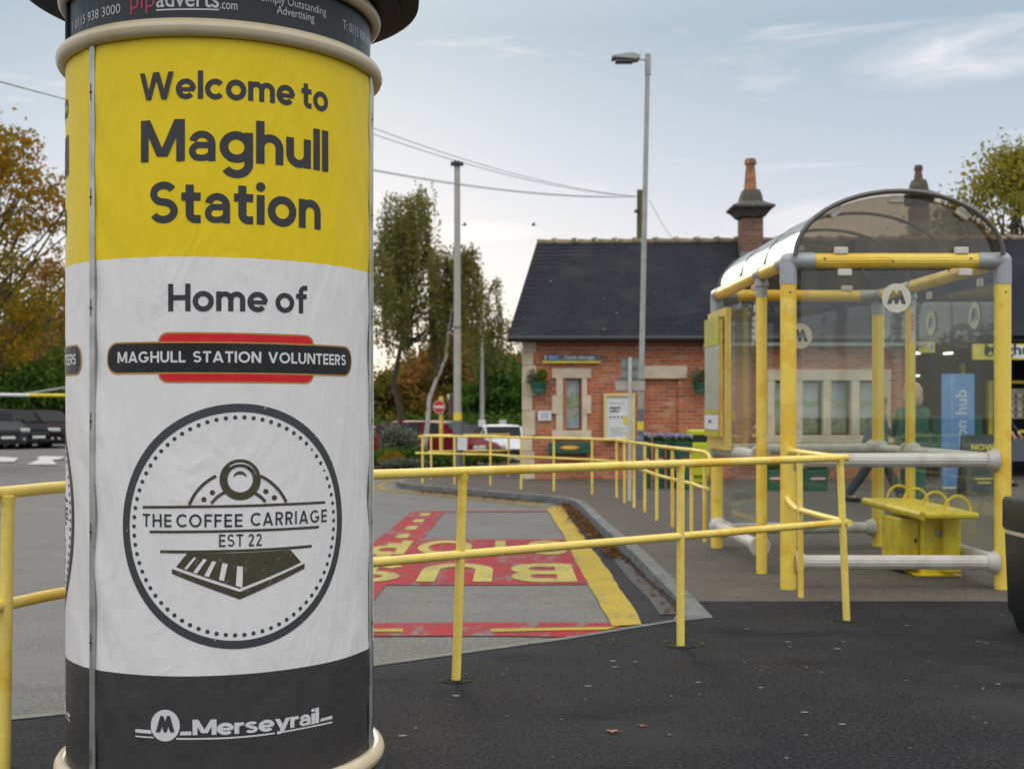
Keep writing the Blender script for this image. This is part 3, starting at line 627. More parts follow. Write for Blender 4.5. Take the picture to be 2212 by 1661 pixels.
# chewing-gum spots and grit trodden into the tarmac
gm = MB()
for i in range(150):
    y = 4.2+5.2*rnd.random()**.8; x = rnd.uniform(-.3*y+.2, .44*y)
    e = (x-edge[4][0])*-.604+(y-edge[4][1])*.797
    if e > -.15 or y > 8.7: continue
    r = rnd.choice([.004,.005,.006,.009,.012]); n = 9
    gm.add([(x+r*(.7+.6*rnd.random())*math.cos(2*PI*k/n)*1.5, y+r*(.7+.6*rnd.random())*math.sin(2*PI*k/n), .0035) for k in range(n)], [tuple(range(n))])
M['gum'] = mat('gum_spot', (.22,.21,.20), .8, c2=(.12,.12,.11), vs=3)
struct('pavement_spots', gm, 'gum')
for (px, py, lb, c) in ((1322,1582,'curled orange-brown dry leaf lying alone on the black tarmac, the larger of two','l_dead'), (1385,1570,'tiny red-brown leaf scrap with a stalk on the black tarmac','l_dead')):
    p = G(px, py); mb = MB(); s = .022 if px < 1350 else .012
    ring = [(p.x+s*1.3*math.cos(a)*(1 if k % 2 else .7), p.y+s*math.sin(a)*(1 if k % 2 else .75), .006+.008*abs(math.cos(a))) for k, a in enumerate([2*PI*i/12 for i in range(12)])]
    mb.add([(p.x,p.y,.008)]+ring, [(0,1+i,1+(i+1)%12) for i in range(12)]); mb.add([(v[0],v[1],v[2]-.002) for v in ([(p.x,p.y,.008)]+ring)], [(0,1+(i+1)%12,1+i) for i in range(12)])
    mb.tube([(p.x+s,p.y,.006),(p.x+s*2.4,p.y+.004,.007)], .0012, 5)
    M['leaf_one'] = M.get('leaf_one') or mat('dry_leaf', (.30,.12,.05), .7)
    tag(obj('fallen_leaf', mb, 'leaf_one', at=(p.x,p.y,0)), lb, 'leaf', 'dry leaves on the tarmac')
M['moss'] = mat('moss', (.16,.20,.03), .95, c2=(.08,.10,.03), vs=30)
mo = []
for (px, py, n, sx) in ((1227,1392,120,.45),(1476,1391,160,.13),(1730,1297,60,.2),(1003,1468,60,.12),(1822,1345,50,.12),(1400,1215,80,.05)):
    p = G(px, py)
    for i in range(n):
        if px == 1476: a = rnd.random()*2*PI; mo.append((p.x+.115*math.cos(a)+rnd.gauss(0,.004), p.y+.10*math.sin(a)+rnd.gauss(0,.004), .008))
        else: mo.append((p.x+rnd.gauss(0,sx), p.y+rnd.gauss(0,.03)+(.05 if px == 1227 else 0), .007))
tag(leaves('moss', mo, .006, 'l_lime', flat=True), 'bright green moss specks round the rail posts and pavement joint', 'moss', kind='stuff')

# ================================================================ ADVERTISING COLUMN
RC = .568; CC = Vector((-1.101, 4.60, 0))
def uv(px, py):
    dx, dy, dz = (px-CX)/F, 1.0, (HZ-py)/F
    A = dx*dx+1; B = -2*(dx*CC.x+CC.y); C = CC.x**2+CC.y**2-RC**2; D = max(B*B-4*A*C, 0); t = (-B-math.sqrt(D))/2/A
    x, y = dx*t-CC.x, t-CC.y; return math.atan2(x, -y), CH+dz*t
aL = uv(203,900)[0]; aR = uv(797.5,900)[0]; PAN = 2*PI/3
def rad(a, z):
    d = min((a-aL) % PAN, PAN-(a-aL) % PAN)          # distance from the nearest metal strip
    e = math.exp(-(d/.16)**2); k = .0035*e*math.sin(z*9+3*math.sin(z*2.3+a*3))
    k += .0022*e*math.sin(z*23+a*30); k += .0010*math.sin(a*9+z*3.1)*math.sin(z*2.2-a*4)
    if z > 2.66: return RC
    if 1.2 < z < 2.6: k += .0016*math.exp(-(((a-aL)-.5-(2.6-z)*.35)/.12)**2)
    return RC+k
def cyl(a, z, r): return (CC.x+r*math.sin(a), CC.y-r*math.cos(a), z)
col = thing('advertising_column', (CC.x, CC.y, 0), 'big round poster column with yellow and white station welcome banner, black cap and cream rims', 'advertising column')
def band(name, z0, z1, m, nz, r=None, dr=0):
    mb = MB(); n = 288; rows = [z0+(z1-z0)*j/nz for j in range(nz+1)]
    mb.add([cyl(2*PI*i/n, z, (rad(2*PI*i/n, z) if r is None else r)+dr) for z in rows for i in range(n)], [(j*n+i, j*n+(i+1)%n, (j+1)*n+(i+1)%n, (j+1)*n+i) for j in range(nz) for i in range(n)])
    return obj(name, mb, m, col, smooth=True)
Z_T, Z_Y, Z_D, Z_B = 2.655, 1.912, .508, .10
bands = MB()
n = 288; zs = []
for lo, hi, k in ((Z_B, Z_D, 20), (Z_D, Z_Y, 70), (Z_Y, Z_T, 40)): zs += [lo+(hi-lo)*j/k for j in range(k)]
zs.append(Z_T)
bands.add([cyl(2*PI*i/n, z, rad(2*PI*i/n, z)) for z in zs for i in range(n)], [])
for j in range(len(zs)-1):
    zm = (zs[j]+zs[j+1])/2; bands.mi = 0 if zm < Z_D else 1 if zm < Z_Y else 2
    bands.f += [(j*n+i, j*n+(i+1)%n, (j+1)*n+(i+1)%n, (j+1)*n+i) for i in range(n)]; bands.m += [bands.mi]*n
ban = obj('banner', bands, ['ban_dark','ban_white','ban_yellow'], col, smooth=True, ang=80)
def wrap(name, polys, m, off=.0012, aoff=0, shared=None):
    """polys: list of (layer, [(angle, z)...]) or (verts, faces) in (arc length, z) about angle 0"""
    b = bmesh.new()
    if isinstance(polys, tuple):
        vs = [b.verts.new((q[0], q[1], 0)) for q in polys[0]]
        for f in polys[1]:
            try: b.faces.new([vs[i] for i in f])
            except Exception: pass
        lay = b.verts.layers.float.new('l')
    else:
        lay = b.verts.layers.float.new('l')
        for l, p in polys:
            nv = []
            for q in p: v = b.verts.new((q[0], q[1], 0)); v[lay] = l*.00022; nv.append(v)
            b.faces.new(nv)
    bmesh.ops.triangulate(b, faces=[f for f in b.faces if len(f.verts) > 4])
    X = [v.co.x for v in b.verts]; Zc = [v.co.y for v in b.verts]
    for ax, lo, hi, c in ((0, min(X), max(X), .016), (1, min(Zc), max(Zc), .03)):
        k = math.ceil(lo/c)*c
        while k < hi:
            co = [0,0,0]; no = [0,0,0]; co[ax] = k; no[ax] = 1
            bmesh.ops.bisect_plane(b, geom=b.verts[:]+b.edges[:]+b.faces[:], plane_co=co, plane_no=no, dist=1e-6); k += c
    for v in b.verts:
        a, z = v.co.x/RC+aoff, v.co.y; r = rad(a, z)+off+v[lay]; v.co = Vector(cyl(a, z, r))-CC
    bmesh.ops.recalc_face_normals(b, faces=b.faces)
    for f in b.faces:
        c = f.calc_center_median()
        if f.normal.dot(Vector((c.x, c.y, 0))) < 0: f.normal_flip()
    me = bpy.data.meshes.new(name); b.to_mesh(me); b.free(); me.materials.append(M[m]); me.polygons.foreach_set('use_smooth', [True]*len(me.polygons))
    o = bpy.data.objects.new(name, me); link(o, shared or ban, WL[col]); return o
def U(px, py): a, z = uv(px, py); return a*RC, z
prints = []
def fit_text(name, text, pl, pr, ytop, m='ink', w=.195, gap=.085, stroke=True, bold=0, off=.0012, capf=1, parent=None):
    """pl/pr: pixel of the left end / right end of the base line, ytop: pixel height of a capital's top at the left end"""
    s0, z0 = U(*pl); s1, z1 = U(*pr); _, zt = U(pl[0], ytop); H = zt-z0
    if stroke:
        ps, wd = strokes(text, w, gap); sx = (s1-s0)/wd
        pol = [(l, [(s0+q[0]*sx, z0+(z1-z0)*q[0]/wd+q[1]*H*capf) for q in p]) for l, p in ps]
    else:
        v, f, wd = btext(text, bold); sx = (s1-s0)/wd; pol = ([(s0+x*sx, z0+(z1-z0)*x/wd+y*H/.73) for x, y in v], f)
    o = wrap(name, pol, m, off, shared=parent); prints.append(o); return o
fit_text('lettering', 'Welcome to', (302.7,219), (707.8,243.5), 160)
fit_text('lettering', 'Maghull', (305.5,352), (707.8,372.5), 262)
fit_text('lettering', 'Station', (323.4,484), (691.4,497), 394.5)
fit_text('lettering', 'Home of', (364,673), (663,677.5), 613.5, w=.185)
# volunteers' badge
def rrect(px0, px1, y0, y1, rr, grow=0, ref=(520,)):
    s0 = U(px0, (y0+y1)/2)[0]-grow; s1 = U(px1, (y0+y1)/2)[0]+grow; zt = U(505, y0)[1]+grow; zb = U(505, y1)[1]-grow; rr = rr+grow*.6
    pts = []
    for cx, cz, a0 in ((s1-rr,zt-rr,0),(s0+rr,zt-rr,90),(s0+rr,zb+rr,180),(s1-rr,zb+rr,270)):
        for k in range(9): t = R(a0+k*11.25); pts.append((cx+rr*math.cos(t), cz+rr*math.sin(t)))
    return pts
bd_g = .0055
prints.append(wrap('badge_outline', [(0, rrect(345,675,722,824,.03,bd_g)), (1, rrect(234,757,742,804.5,.042,bd_g))], 'ink_gold', .0010))
prints.append(wrap('badge_panel', [(0, rrect(345,675,722,824,.03))], 'ink_red', .00135))
prints.append(wrap('badge_outline', [(0, rrect(234,757,742,804.5,.042,bd_g))], 'ink_gold', .00165))
prints.append(wrap('badge_bar', [(0, rrect(234,757,742,804.5,.042))], 'ink_black', .0020))
fit_text('lettering', 'MAGHULL  STATION  VOLUNTEERS', (254.7,784.5), (746,789.5), 760.5, m='ink_white', w=.19, gap=.12, off=.0025)
# coffee roundel
sL, sR_ = U(265.6,1140)[0], U(738.3,1140)[0]; zc = (U(500,871.7)[1]+U(500,1401.8)[1])/2; rz = (U(500,871.7)[1]-U(500,1401.8)[1])/2; sc_ = (sL+sR_)/2; rx = (sR_-sL)/2
def ringp(r1, r2, n=96):
    o = []
    for i in range(n):
        a, b = 2*PI*i/n, 2*PI*(i+1)/n
        o.append((0, [(sc_+rx*r*math.cos(t), zc+rz*r*math.sin(t)) for r, t in ((r1,a),(r1,b),(r2,b),(r2,a))]))
    return o
prints.append(wrap('roundel_ring', ringp(1, .932), 'ink_ring'))
dots = []
for i in range(74):
    a = 2*PI*i/74; cx, cz = sc_+rx*.888*math.cos(a), zc+rz*.888*math.sin(a); q = .0073*(.6 if 20 > (i+9) % 74 > 12 and i % 3 == 0 else 1)
    dots.append((0, [(cx+q*math.cos(t), cz+q*math.sin(t)) for t in [2*PI*k/10 for k in range(10)]]))
prints.append(wrap('roundel_dots', dots, 'ink_ring'))
c2 = lambda x, y: U(.3906*x, 604.9+.3906*y); c3 = lambda x, y: U(.3906*x, 1123.3+.3906*y)
def line_px(pts, th, m='ink_brown', f=c2, off=.0012, l=0):
    p = [f(*q) for q in pts]; hw = th*.3906/F*4.1/2; out = []; p = dense(p, .03)
    for q in ribbon(p, hw*2): out.append((l, [tuple(c) for c in q]))
    return out
eng = line_px([(790,1255),(1050,1253),(1320,1249),(1560,1240),(1797,1228)], 15)+line_px([(828,1391),(1050,1391),(1320,1386),(1560,1377),(1762,1364)], 15)+line_px([(887,1500),(1050,1502),(1320,1496),(1560,1484),(1723,1470)], 16)
def arcpx(cx, cy, r, a0, a1, th, l=1):
    return line_px([(cx+r*math.cos(R(a0+(a1-a0)*i/14)), cy-r*math.sin(R(a0+(a1-a0)*i/14))) for i in range(15)], th, l=l)
eng += arcpx(1318,1346,290,159,115,17)+arcpx(1318,1346,290,65,24,17,2)+arcpx(1322,1340,185,146,114,17,3)+arcpx(1322,1340,185,66,38,17,4)
for r0, r1 in ((114,70),):
    for i in range(40):
        a, b = 2*PI*i/40, 2*PI*(i+1)/40; eng.append((0, [c2(1328+r*math.cos(t), 1103-r*math.sin(t)) for r, t in ((r0,a),(r0,b),(r1,b),(r1,a))]))
for i in range(12):
    a, b = R(15+150*i/12), R(15+150*(i+1)/12); th = lambda t: 36-12*math.sin(t)**1.2
    eng.append((0, [c2(1328+38*math.cos(a), 1108-38*math.sin(a)-14), c2(1328+38*math.cos(b), 1108-38*math.sin(b)-14), c2(1328+th(b)*math.cos(b), 1112-th(b)*math.sin(b)-14), c2(1328+th(a)*math.cos(a), 1112-th(a)*math.sin(a)-14)]))
for x, y in ((1128,1213),(1175,1175),(1470,1168),(1517,1203)): eng.append((0, [c2(x+15*math.cos(2*PI*k/12), y-15*math.sin(2*PI*k/12)) for k in range(12)]))
eng.append((1, [c3(*p) for p in ((1035,182),(1320,180),(1605,163),(1665,232),(1325,377),(975,258))]))
eng += [(2, [c3(*p) for p in ((952,268),(1325,395),(1325,437),(952,295))]), (3, [c3(*p) for p in ((1325,395),(1683,238),(1683,266),(1325,437))])]
prints.append(wrap('engine_drawing', eng, 'ink_brown'))
slots = [(0, [c3(*p) for p in q]) for q in ([(1072,205),(1086,208),(1034,272),(1020,268)],[(1126,213),(1145,217),(1090,294),(1068,288)],[(1174,226),(1196,230),(1155,314),(1130,307)],[(1230,238),(1260,241),(1238,336),(1211,328)],[(1311,254),(1343,256),(1340,372),(1304,362)])]
slots += [(0, [c2(1328+94*math.cos(R(15+12.5*i+j)), 1103-(94 if k else 88)*math.sin(R(15+12.5*i+j))) for k, j in ((1,0),(1,12.5),(0,12.5),(0,0))]) for i in range(9)]
prints.append(wrap('engine_highlights', slots, 'ban_white', .0026))
fit_text('lettering', 'THE', (308.6,1137), (371,1138.5), 1108.8, 'ink_navy', w=.16, gap=.2)
fit_text('lettering', 'COFFEE', (381,1138.5), (524,1138), 1109.5, 'ink_navy', w=.16, gap=.2)
fit_text('lettering', 'CARRIAGE', (541,1136), (705,1127), 1107, 'ink_navy', w=.16, gap=.2)
fit_text('lettering', 'EST 22', (473,1181.5), (565.6,1179), 1153.7, 'ink_navy', w=.15, gap=.16)
# operator's mark on the charcoal foot
c7 = lambda x, y: U(241.9+.2734*x, 1486.1+.2734*y)
disc = [(0, [c7(422+115*math.cos(2*PI*k/40), 293-125*math.sin(2*PI*k/40)) for k in range(40)])]
bars = [(0, [c7(185,320),(c7(309,330)),c7(313,358),c7(185,348)]), (0, [c7(185,372),c7(325,382),c7(332,394),c7(185,383)]), (0, [c7(545,340),c7(628,339),c7(628,369),c7(537,369)]),
        (0, [c7(1652,238),c7(1738,214),c7(1738,240),c7(1641,262)])]
low = [(510,397),(700,397),(900,392),(1100,376),(1285,353)]; bars += line_px(low, 9, f=c7); bars += line_px([(1335,347),(1450,325),(1600,296),(1738,266)], 9, f=c7)
prints.append(wrap('operator_mark', disc+bars, 'ink_white'))
prints.append(wrap('operator_letter', [(0, [c7(422+115*x*.98, 288-125*y*1.1) for x, y in roundel_polys(1)])], 'ban_dark', .0024))
fit_text('lettering', 'Merseyrail', (417.3,1586.5), (687.5,1560.2), 1553, 'ink_white', w=.22, gap=.05, off=.0026)
def mtext():
    v, f, wd = btext('Merseyrail', .022, 1, 1.07); s0, z0 = c7(640,368); s1, z1 = c7(1632,266); H = c7(640,245)[1]-z0
    sx = (s1-s0)/wd
    prints.append(wrap('lettering', ([(s0+x*sx, z0+y*H/.73) for x, y in v], f), 'ink_white', .0026))
DPAN = uv(178,780)[0]-uv(761.5,780)[0]
for o in prints: dup(o, rz=DPAN, parent=ban)
# metal strips with slotted bolts
for k, a in enumerate((aL, aR, aL-PAN)):
    st = MB(); w = .0125/RC; 
    prof = [(-1, 0), (-1, .006), (-.82, .009), (.82, .009), (1, .006), (1, 0)]; zz = [Z_B-.02, 1.4, Z_T+.0]
    st.add([cyl(a+w*u, z, RC+.002+o) for z in zz for u, o in prof], [(j*6+i, j*6+i+1, (j+1)*6+i+1, (j+1)*6+i) for j in range(2) for i in range(5)]+[(12,13,14,15,16,17)])
    sp = obj('metal_strip', st, 'galv', col)
    for z in (.21, .60, .98, 1.36, 1.75, 2.13, 2.49):
        bt = MB(); c = Vector(cyl(a-.004, z, RC+.0115)); u = Vector((math.cos(a), math.sin(a), 0)); nn = Vector((math.sin(a), -math.cos(a), 0))
        bt.add([c+u*x+Vector((0,0,y))+nn*.0002 for x, y in ((-.002,-.03),(.002,-.03),(.0025,.03),(-.0025,.03))], [(0,1,2,3)])
        bt.tube([c-nn*.001, c+nn*.003], .0042, 8); obj('bolt', bt, 'rust', sp)
def torus(name, r, z, tr, m, sq=1.0, par=None):
    mb = MB(); mb.lathe((CC.x, CC.y, z), [(r+tr*math.cos(2*PI*k/16), tr*sq*math.sin(2*PI*k/16)) for k in range(17)], 160); return obj(name, mb, m, par or col, smooth=True)
torus('rim', RC+.008, 2.678, .027, 'cream', 1.15)
torus('rim', RC+.012, .098, .030, 'cream', 1.1)
fz = MB(); fz.lathe((CC.x, CC.y, 0), [(RC-.012, 2.69),(RC-.012, 2.88)], 200); frz = obj('frieze_band', fz, 'frieze', col, smooth=True)
torus('rim', RC+.004, 2.892, .024, 'cream', 1.1)
cap = MB(); cap.lathe((CC.x, CC.y, 0), [(RC+.0,2.885),(RC+.005,2.925),(RC+.10,2.93),(RC+.105,2.955),(.728,2.955),(.742,2.962),(.745,2.99),(.738,3.01),(.70,3.02),(.66,3.03),(.60,3.07),(.45,3.16),(.25,3.22),(.06,3.245),(.0,3.25)], 160)
obj('cap', cap, 'black_gloss', col, smooth=True, ang=35)
bs = MB(); bs.lathe((CC.x, CC.y, 0), [(.0,.002),(.615,.002),(.625,.02),(.61,.05),(.585,.062),(.575,.09)], 128); obj('plinth', bs, 'black_gloss', col, smooth=True)
# frieze lettering
def fr_text(text, pl, pr, H, m='ink_white', bold=0):
    s0, z0 = U(*pl); s1, z1 = U(*pr); v, f, wd = btext(text, bold); sx = (s1-s0)/wd; zz = (z0+z1)/2
    o = wrap('lettering', ([(s0+x*sx, zz+y*H/.73) for x, y in v], f), m, -.0105, shared=frz); return o
fr_text('T: 0115 938 3000', (148,66), (255,31), .034, bold=-.005)
fr_text('pip', (277,18), (331,14), .062, 'ink_pink')
fr_text('adverts', (334,16), (473,13), .062, bold=.01)
o_ = wrap('underline', line_px([(334,20.5),(400,18.5),(473,19.5)], 8, f=U), 'ink_white', -.0105, shared=frz)
fr_text('.com', (475,18), (513.5,19.5), .034)
fr_text('Simply Outstanding', (566,5), (709,29), .030, bold=-.004)
fr_text('Advertising', (600.5,31), (683,44), .030, bold=-.004)
fr_text('T: 0115 938 3000', (746,70), (804,100), .036, bold=-.005)
pst = MB(); pst.tube([cyl(uv(143,60)[0], 2.70, RC-.004), cyl(uv(143,60)[0], 2.88, RC-.004)], .008, 6); obj('metal_strip', pst, 'black', col)

# ================================================================ YELLOW GUARD RAILS
rt = .0245; ZT, ZL = 1.08, .65
def jpt(p, z): return (p[0], p[1], z)
rail = thing('guard_rail', (-.254, 6.24, 0), 'long yellow tubular rail passing behind the poster column to an open loop beside the shelter', 'guard rail')
pA, pB, pC, pD = (-.254,6.24), (1.0,7.14), (2.18,8.0), (2.15,9.0)
path = [(-2.35,3.9),(-1.99,4.55),(-1.93,4.75),(-1.89,4.92),(-1.80,5.10),(-1.6,5.26),pA,pB,(2.235,8.04)]
obj('top_rail', MB().tube([jpt(p,ZT) for p in path], rt, 16), 'rail', rail, smooth=True)
path2 = [(-2.35,3.9),(-1.99,4.50),(-1.94,4.66),(-1.88,4.85),(-1.79,5.03),(-1.6,5.2),(pA[0]+.0,pA[1]+.0),pB,(2.235,8.04)]
obj('lower_rail', MB().tube([jpt(p,ZL) for p in path2], rt*.95, 16), 'rail', rail, smooth=True)
for i, (p, q, z1) in enumerate(((pA,(pA[0]-.036,pA[1]),ZT),(pB,(pB[0]+.0,pB[1]),ZT),(pC,(pC[0]+.045,pC[1]),ZT),((-1.935,4.62),(-1.95,4.62),ZT))):
    z1 -= .01; mb = MB().tube([(q[0],q[1],-.01),(p[0],p[1],z1)], rt*.97, 16); po = obj('post', mb, 'rail', rail, smooth=True)
    c = MB(); c.tube([(q[0],q[1],-.01),(q[0],q[1],.0035)], .088, 24); M['collar'] = M.get('collar') or mat('tarmac_collar', (.013,.013,.013), .95, c2=(.035,.04,.02), spec=.15, vs=20, bs=.6); obj('footing', c, 'collar', po)
    w = MB(); w.tube([(p[0]-.0,p[1],z1-.045),(p[0],p[1],z1-.005)], [rt*.98,rt*1.22], 16, caps=False); obj('weld_collar', w, 'rail', po, smooth=True)
lp_ = [(2.19,8.02,ZT),(2.17,8.6,ZT),(2.17,9.45,ZT),(2.165,9.53,ZT-.03),(2.16,9.56,ZT-.10),(2.15,9.52,.86),(2.145,9.42,.72),(2.145,9.28,ZL+.03),(2.15,9.1,ZL),(2.18,8.5,ZL),(2.235,7.97,ZL)]
lr = obj('loop_rail', MB().tube(lp_, rt*.93, 14), 'rail', rail, smooth=True)
obj('post', MB().tube([(2.16,9.0,-.01),(2.15,9.0,ZT-.01)], rt*.9, 14), 'rail', rail, smooth=True)

# far rail round the island
def fence(name, label, tops, lows, posts, gh=.92, gl=.56, r=.022, end=None):
    t = thing(name, (posts[0][0], posts[0][1], 0), label, 'guard rail')
    obj('top_rail', MB().tube([(x,y,z) for x,y,z in tops], r, 10), 'rail', t, smooth=True)
    obj('lower_rail', MB().tube([(x,y,z) for x,y,z in lows], r*.9, 10), 'rail', t, smooth=True)
    for x, y in posts: obj('post', MB().tube([(x,y,-.01),(x,y,gh-.01)], r*.95, 10), 'rail', t, smooth=True)
    return t
fp = [(-1.71,23.0),(-1.08,22.6),(-.4,22.3),(.16,21.2),(.72,20.7),(1.33,20.0),(1.67,19.2),(1.69,18.1),(1.75,17.25),(1.82,16.5),(1.84,15.3),(1.92,14.4),(2.02,13.55),(2.04,12.75)]
fence('guard_rail', 'faded yellow tubular rail with close posts curving round the paved island up to the shelter', [(-1.78,23.05,.88)]+[(x,y,.9+.05*(23-y)/10) for x,y in fp]+[(2.06,12.6,.93),(2.07,12.55,.87)],
      [(-1.85,23.1,.57)]+[(x,y,.57) for x,y in fp]+[(2.06,12.62,.57)], fp)
fence('guard_rail', 'rear yellow rail on the far side of the island, in front of the white car', [(-1.7,24.4,.88),(-.9,24.8,.88),(-.05,25.2,.88)], [(-1.7,24.4,.55),(-.9,24.8,.55),(-.05,25.2,.55)], [(-1.64,24.4),(-1.0,24.75),(-.07,25.2)])

# ================================================================ BUS SHELTER
NL, NR, FL, FR = Vector((2.165,9.43,0)), Vector((3.84,9.42,0)), Vector((2.085,12.25,0)), Vector((3.765,12.38,0))
MLp, MRp = Vector((2.14,10.32,0)), Vector((3.79,11.45,0))
ZB = 2.565; PR = .060
sh = thing('bus_shelter', ((NL.x+FR.x)/2, (NL.y+FR.y)/2, 0), 'yellow framed glass bus shelter with a bronze barrel roof and grey corner joints', 'bus shelter')
def up(p, z): return Vector((p.x, p.y, z))
def fluted(a, b, r, name, m, par, n=32):
    return obj(name, MB().tube([a, b], r, n, True, .035), m, par, smooth=False)
for p, r in ((NL,PR+.003),(NR,PR+.003),(FL,PR),(FR,PR),(MLp,.046),(MRp,.046)):
    corner = p in (NL, NR, FL, FR)
    po = fluted(up(p,-.01), up(p, ZB-.18 if corner else ZB-.19), r, 'post', 'shelter_yellow', sh)
def joint(p, dirs, r=.066):
    j = MB(); j.tube([up(p, ZB-.185), up(p, ZB-.05), up(p, ZB)], [r, r, r*.98], 20)
    j.ball((p.x, p.y, ZB), r*1.0, 16)
    for d in dirs: j.tube([up(p, ZB), up(p, ZB)+d*.20], r, 20)
    return obj('corner_joint', j, 'grey_joint', sh, smooth=True)
dx = (NR-NL).normalized(); dyl = (FL-NL).normalized(); dyr = (FR-NR).normalized(); dxf = (FR-FL).normalized()
joint(NL,(dx,dyl)); joint(NR,(-dx,dyr)); joint(FL,(dxf,-dyl)); joint(FR,(-dxf,-dyr))
for p in (MLp, MRp):
    j = MB(); j.tube([up(p,ZB-.20), up(p,ZB-.12), up(p,ZB-.11), up(p,ZB-.09), up(p,ZB-.03)], [.05,.05,.062,.062,.045], 20); j.tube([up(p,ZB)-dyl*.09, up(p,ZB)+dyl*.09], .064, 20)
    obj('tee_joint', j, 'grey_joint', sh, smooth=True)
for a, b in ((NL,NR),(FL,FR),(NL,FL),(NR,FR)): d = (b-a).normalized(); fluted(up(a,ZB)+d*.19, up(b,ZB)-d*.19, .0585, 'roof_beam', 'shelter_yellow', sh)
for p, sgx in ((NL,1),(NR,-1)):
    for q in (p+dx*sgx*.27+Vector((0,-.058,ZB+.01)), p+Vector((sgx*.0,-.062,ZB-.25)), p+dx*sgx*.80*(1 if sgx > 0 else 0)+Vector((0,-.060,ZB-.01))*(1 if sgx > 0 else 1)):
        obj('screw', MB().tube([q+Vector((0,.004,0)), q-Vector((0,.004,0))], .008, 8), 'rust', sh)
# barrel roof
AR = .50
def arcz(t): return ZB+.035+AR*math.sin(PI*t)**.80
def arcp(a, b, t, dz=0): s = .5-.5*math.cos(PI*t); q = a.lerp(b, .02+.96*s); return Vector((q.x, q.y, ZB+.03+AR*math.sin(PI*t)+dz))
def lerp2(t): return NL.lerp(FL, t), NR.lerp(FR, t)
n = 28; rf = MB()
for k in range(n+1):
    for j in range(7): a, b = lerp2(-.025+1.05*j/6); rf.v.append(tuple(arcp(a, b, k/n, .012)))
rf.f = [(k*7+j, k*7+j+1, (k+1)*7+j+1, (k+1)*7+j) for k in range(n) for j in range(6)]; rf.m = [0]*len(rf.f)
obj('roof_sheet', rf, 'roofsheet', sh, smooth=True)
for t in (-.03, .333, .666, 1.03):
    a, b = lerp2(t); pts = [arcp(a, b, k/24) for k in range(25)]; obj('roof_rib', MB().tube(pts, .015 if 0 < t < 1 else .02, 8), 'rib', sh, smooth=True)
def gable(a, b):
    g = MB(); top = [arcp(a, b, k/24, -.025) for k in range(25)]; bot = [Vector((p.x, p.y, ZB+.055)) for p in top]
    for off in (0, .006):
        base = len(g.v); o = Vector((0, off, 0)); g.v += [tuple(p+o) for p in top+bot]; g.f += [(base+i, base+i+1, base+26+i, base+25+i) for i in range(24)]
    g.m = [0]*len(g.f); return obj('gable_sheet', g, 'bronze', sh)
g1 = gable(NL, NR); g2 = gable(FL, FR)
M['clip'] = mat('white_clip', (.62,.58,.50), .5)
def clipbox(c, w=.055, hh=.028, t=.02, rz=0, par=None):
    mb = MB().bbox((-w,-t,-hh), (w,t,hh), .012); ca, sa = math.cos(rz), math.sin(rz)
    mb.v = [(c.x+x*ca-z*sa, c.y+y, c.z+x*sa+z*ca) for x, y, z in mb.v]; return obj('clip', mb, 'clip', par or sh, smooth=True)
for a, b, yo in ((NL,NR,-.03),(FL,FR,-.03)):
    for t, rz in ((.30,.62),(.5,0),(.72,-.62)): q = arcp(a,b,t,-.055); clipbox(q+Vector((0,yo,0)), rz=rz)
    for s in (.24,.80):
        q = a.lerp(b, s); clipbox(Vector((q.x, q.y+yo, ZB+.075)))
        if a is NL or s < .5: clipbox(Vector((q.x+.03, q.y+yo, ZB-.095)))
def pane(a, b, z0, z1, name='glass_panel', m='glass', t=.008):
    d = (b-a).normalized(); nn = Vector((-d.y, d.x, 0))*t/2; mb = MB()
    mb.add([up(q, z) for z in (z0, z1) for q in (a-nn, b-nn, b+nn, a+nn)], [(0,3,2,1),(4,5,6,7),(0,1,5,4),(1,2,6,5),(2,3,7,6),(3,0,4,7)]); return obj(name, mb, m, sh)
pane(NL+dx*.10, NR-dx*.06, .30, ZB-.075)
pane(FL+dxf*.08, FR-dxf*.08, .28, ZB-.10)
pane(MLp+dyl*.07, MLp+(FL-MLp)*.62, .30, ZB-.17)
pane(NR+dyr*.09, NR+(MRp-NR)*.49, .30, ZB-.16); pane(NR+(MRp-NR)*.505, MRp-dyr*.07, .30, ZB-.16); pane(MRp+dyr*.07, FR-dyr*.08, .30, ZB-.16)
for s in (.2,.75):
    q = NR.lerp(MRp, s); clipbox(Vector((q.x-.01,q.y,ZB-.13)), .02, .035, .03)
def bumper(a, b, z, r=.056):
    d = (b-a).normalized(); mb = MB(); mb.tube([up(a,z)+d*.10, up(b,z)-d*.10], r, 28, True, .05)
    o = obj('bumper_tube', mb, 'white_tube', sh)
    for p, q in ((a,d),(b,-d)):
        c = MB(); c.tube([up(p,z)+q*.045, up(p,z)+q*.06, up(p,z)+q*.125, up(p,z)+q*.13], [.085,.094,.066,.055], 24); obj('end_cup', c, 'white_tube', o, smooth=True)
bumper(NL, NR, 1.006); bumper(NL, NR, .207)
bumper(MLp, FL, 1.0); bumper(MLp, FL, .22); bumper(FL, FR, 1.0); bumper(FL, FR, .19); bumper(NR, MRp, 1.0); bumper(MRp, FR, 1.0, .05); bumper(NR, MRp, .2)
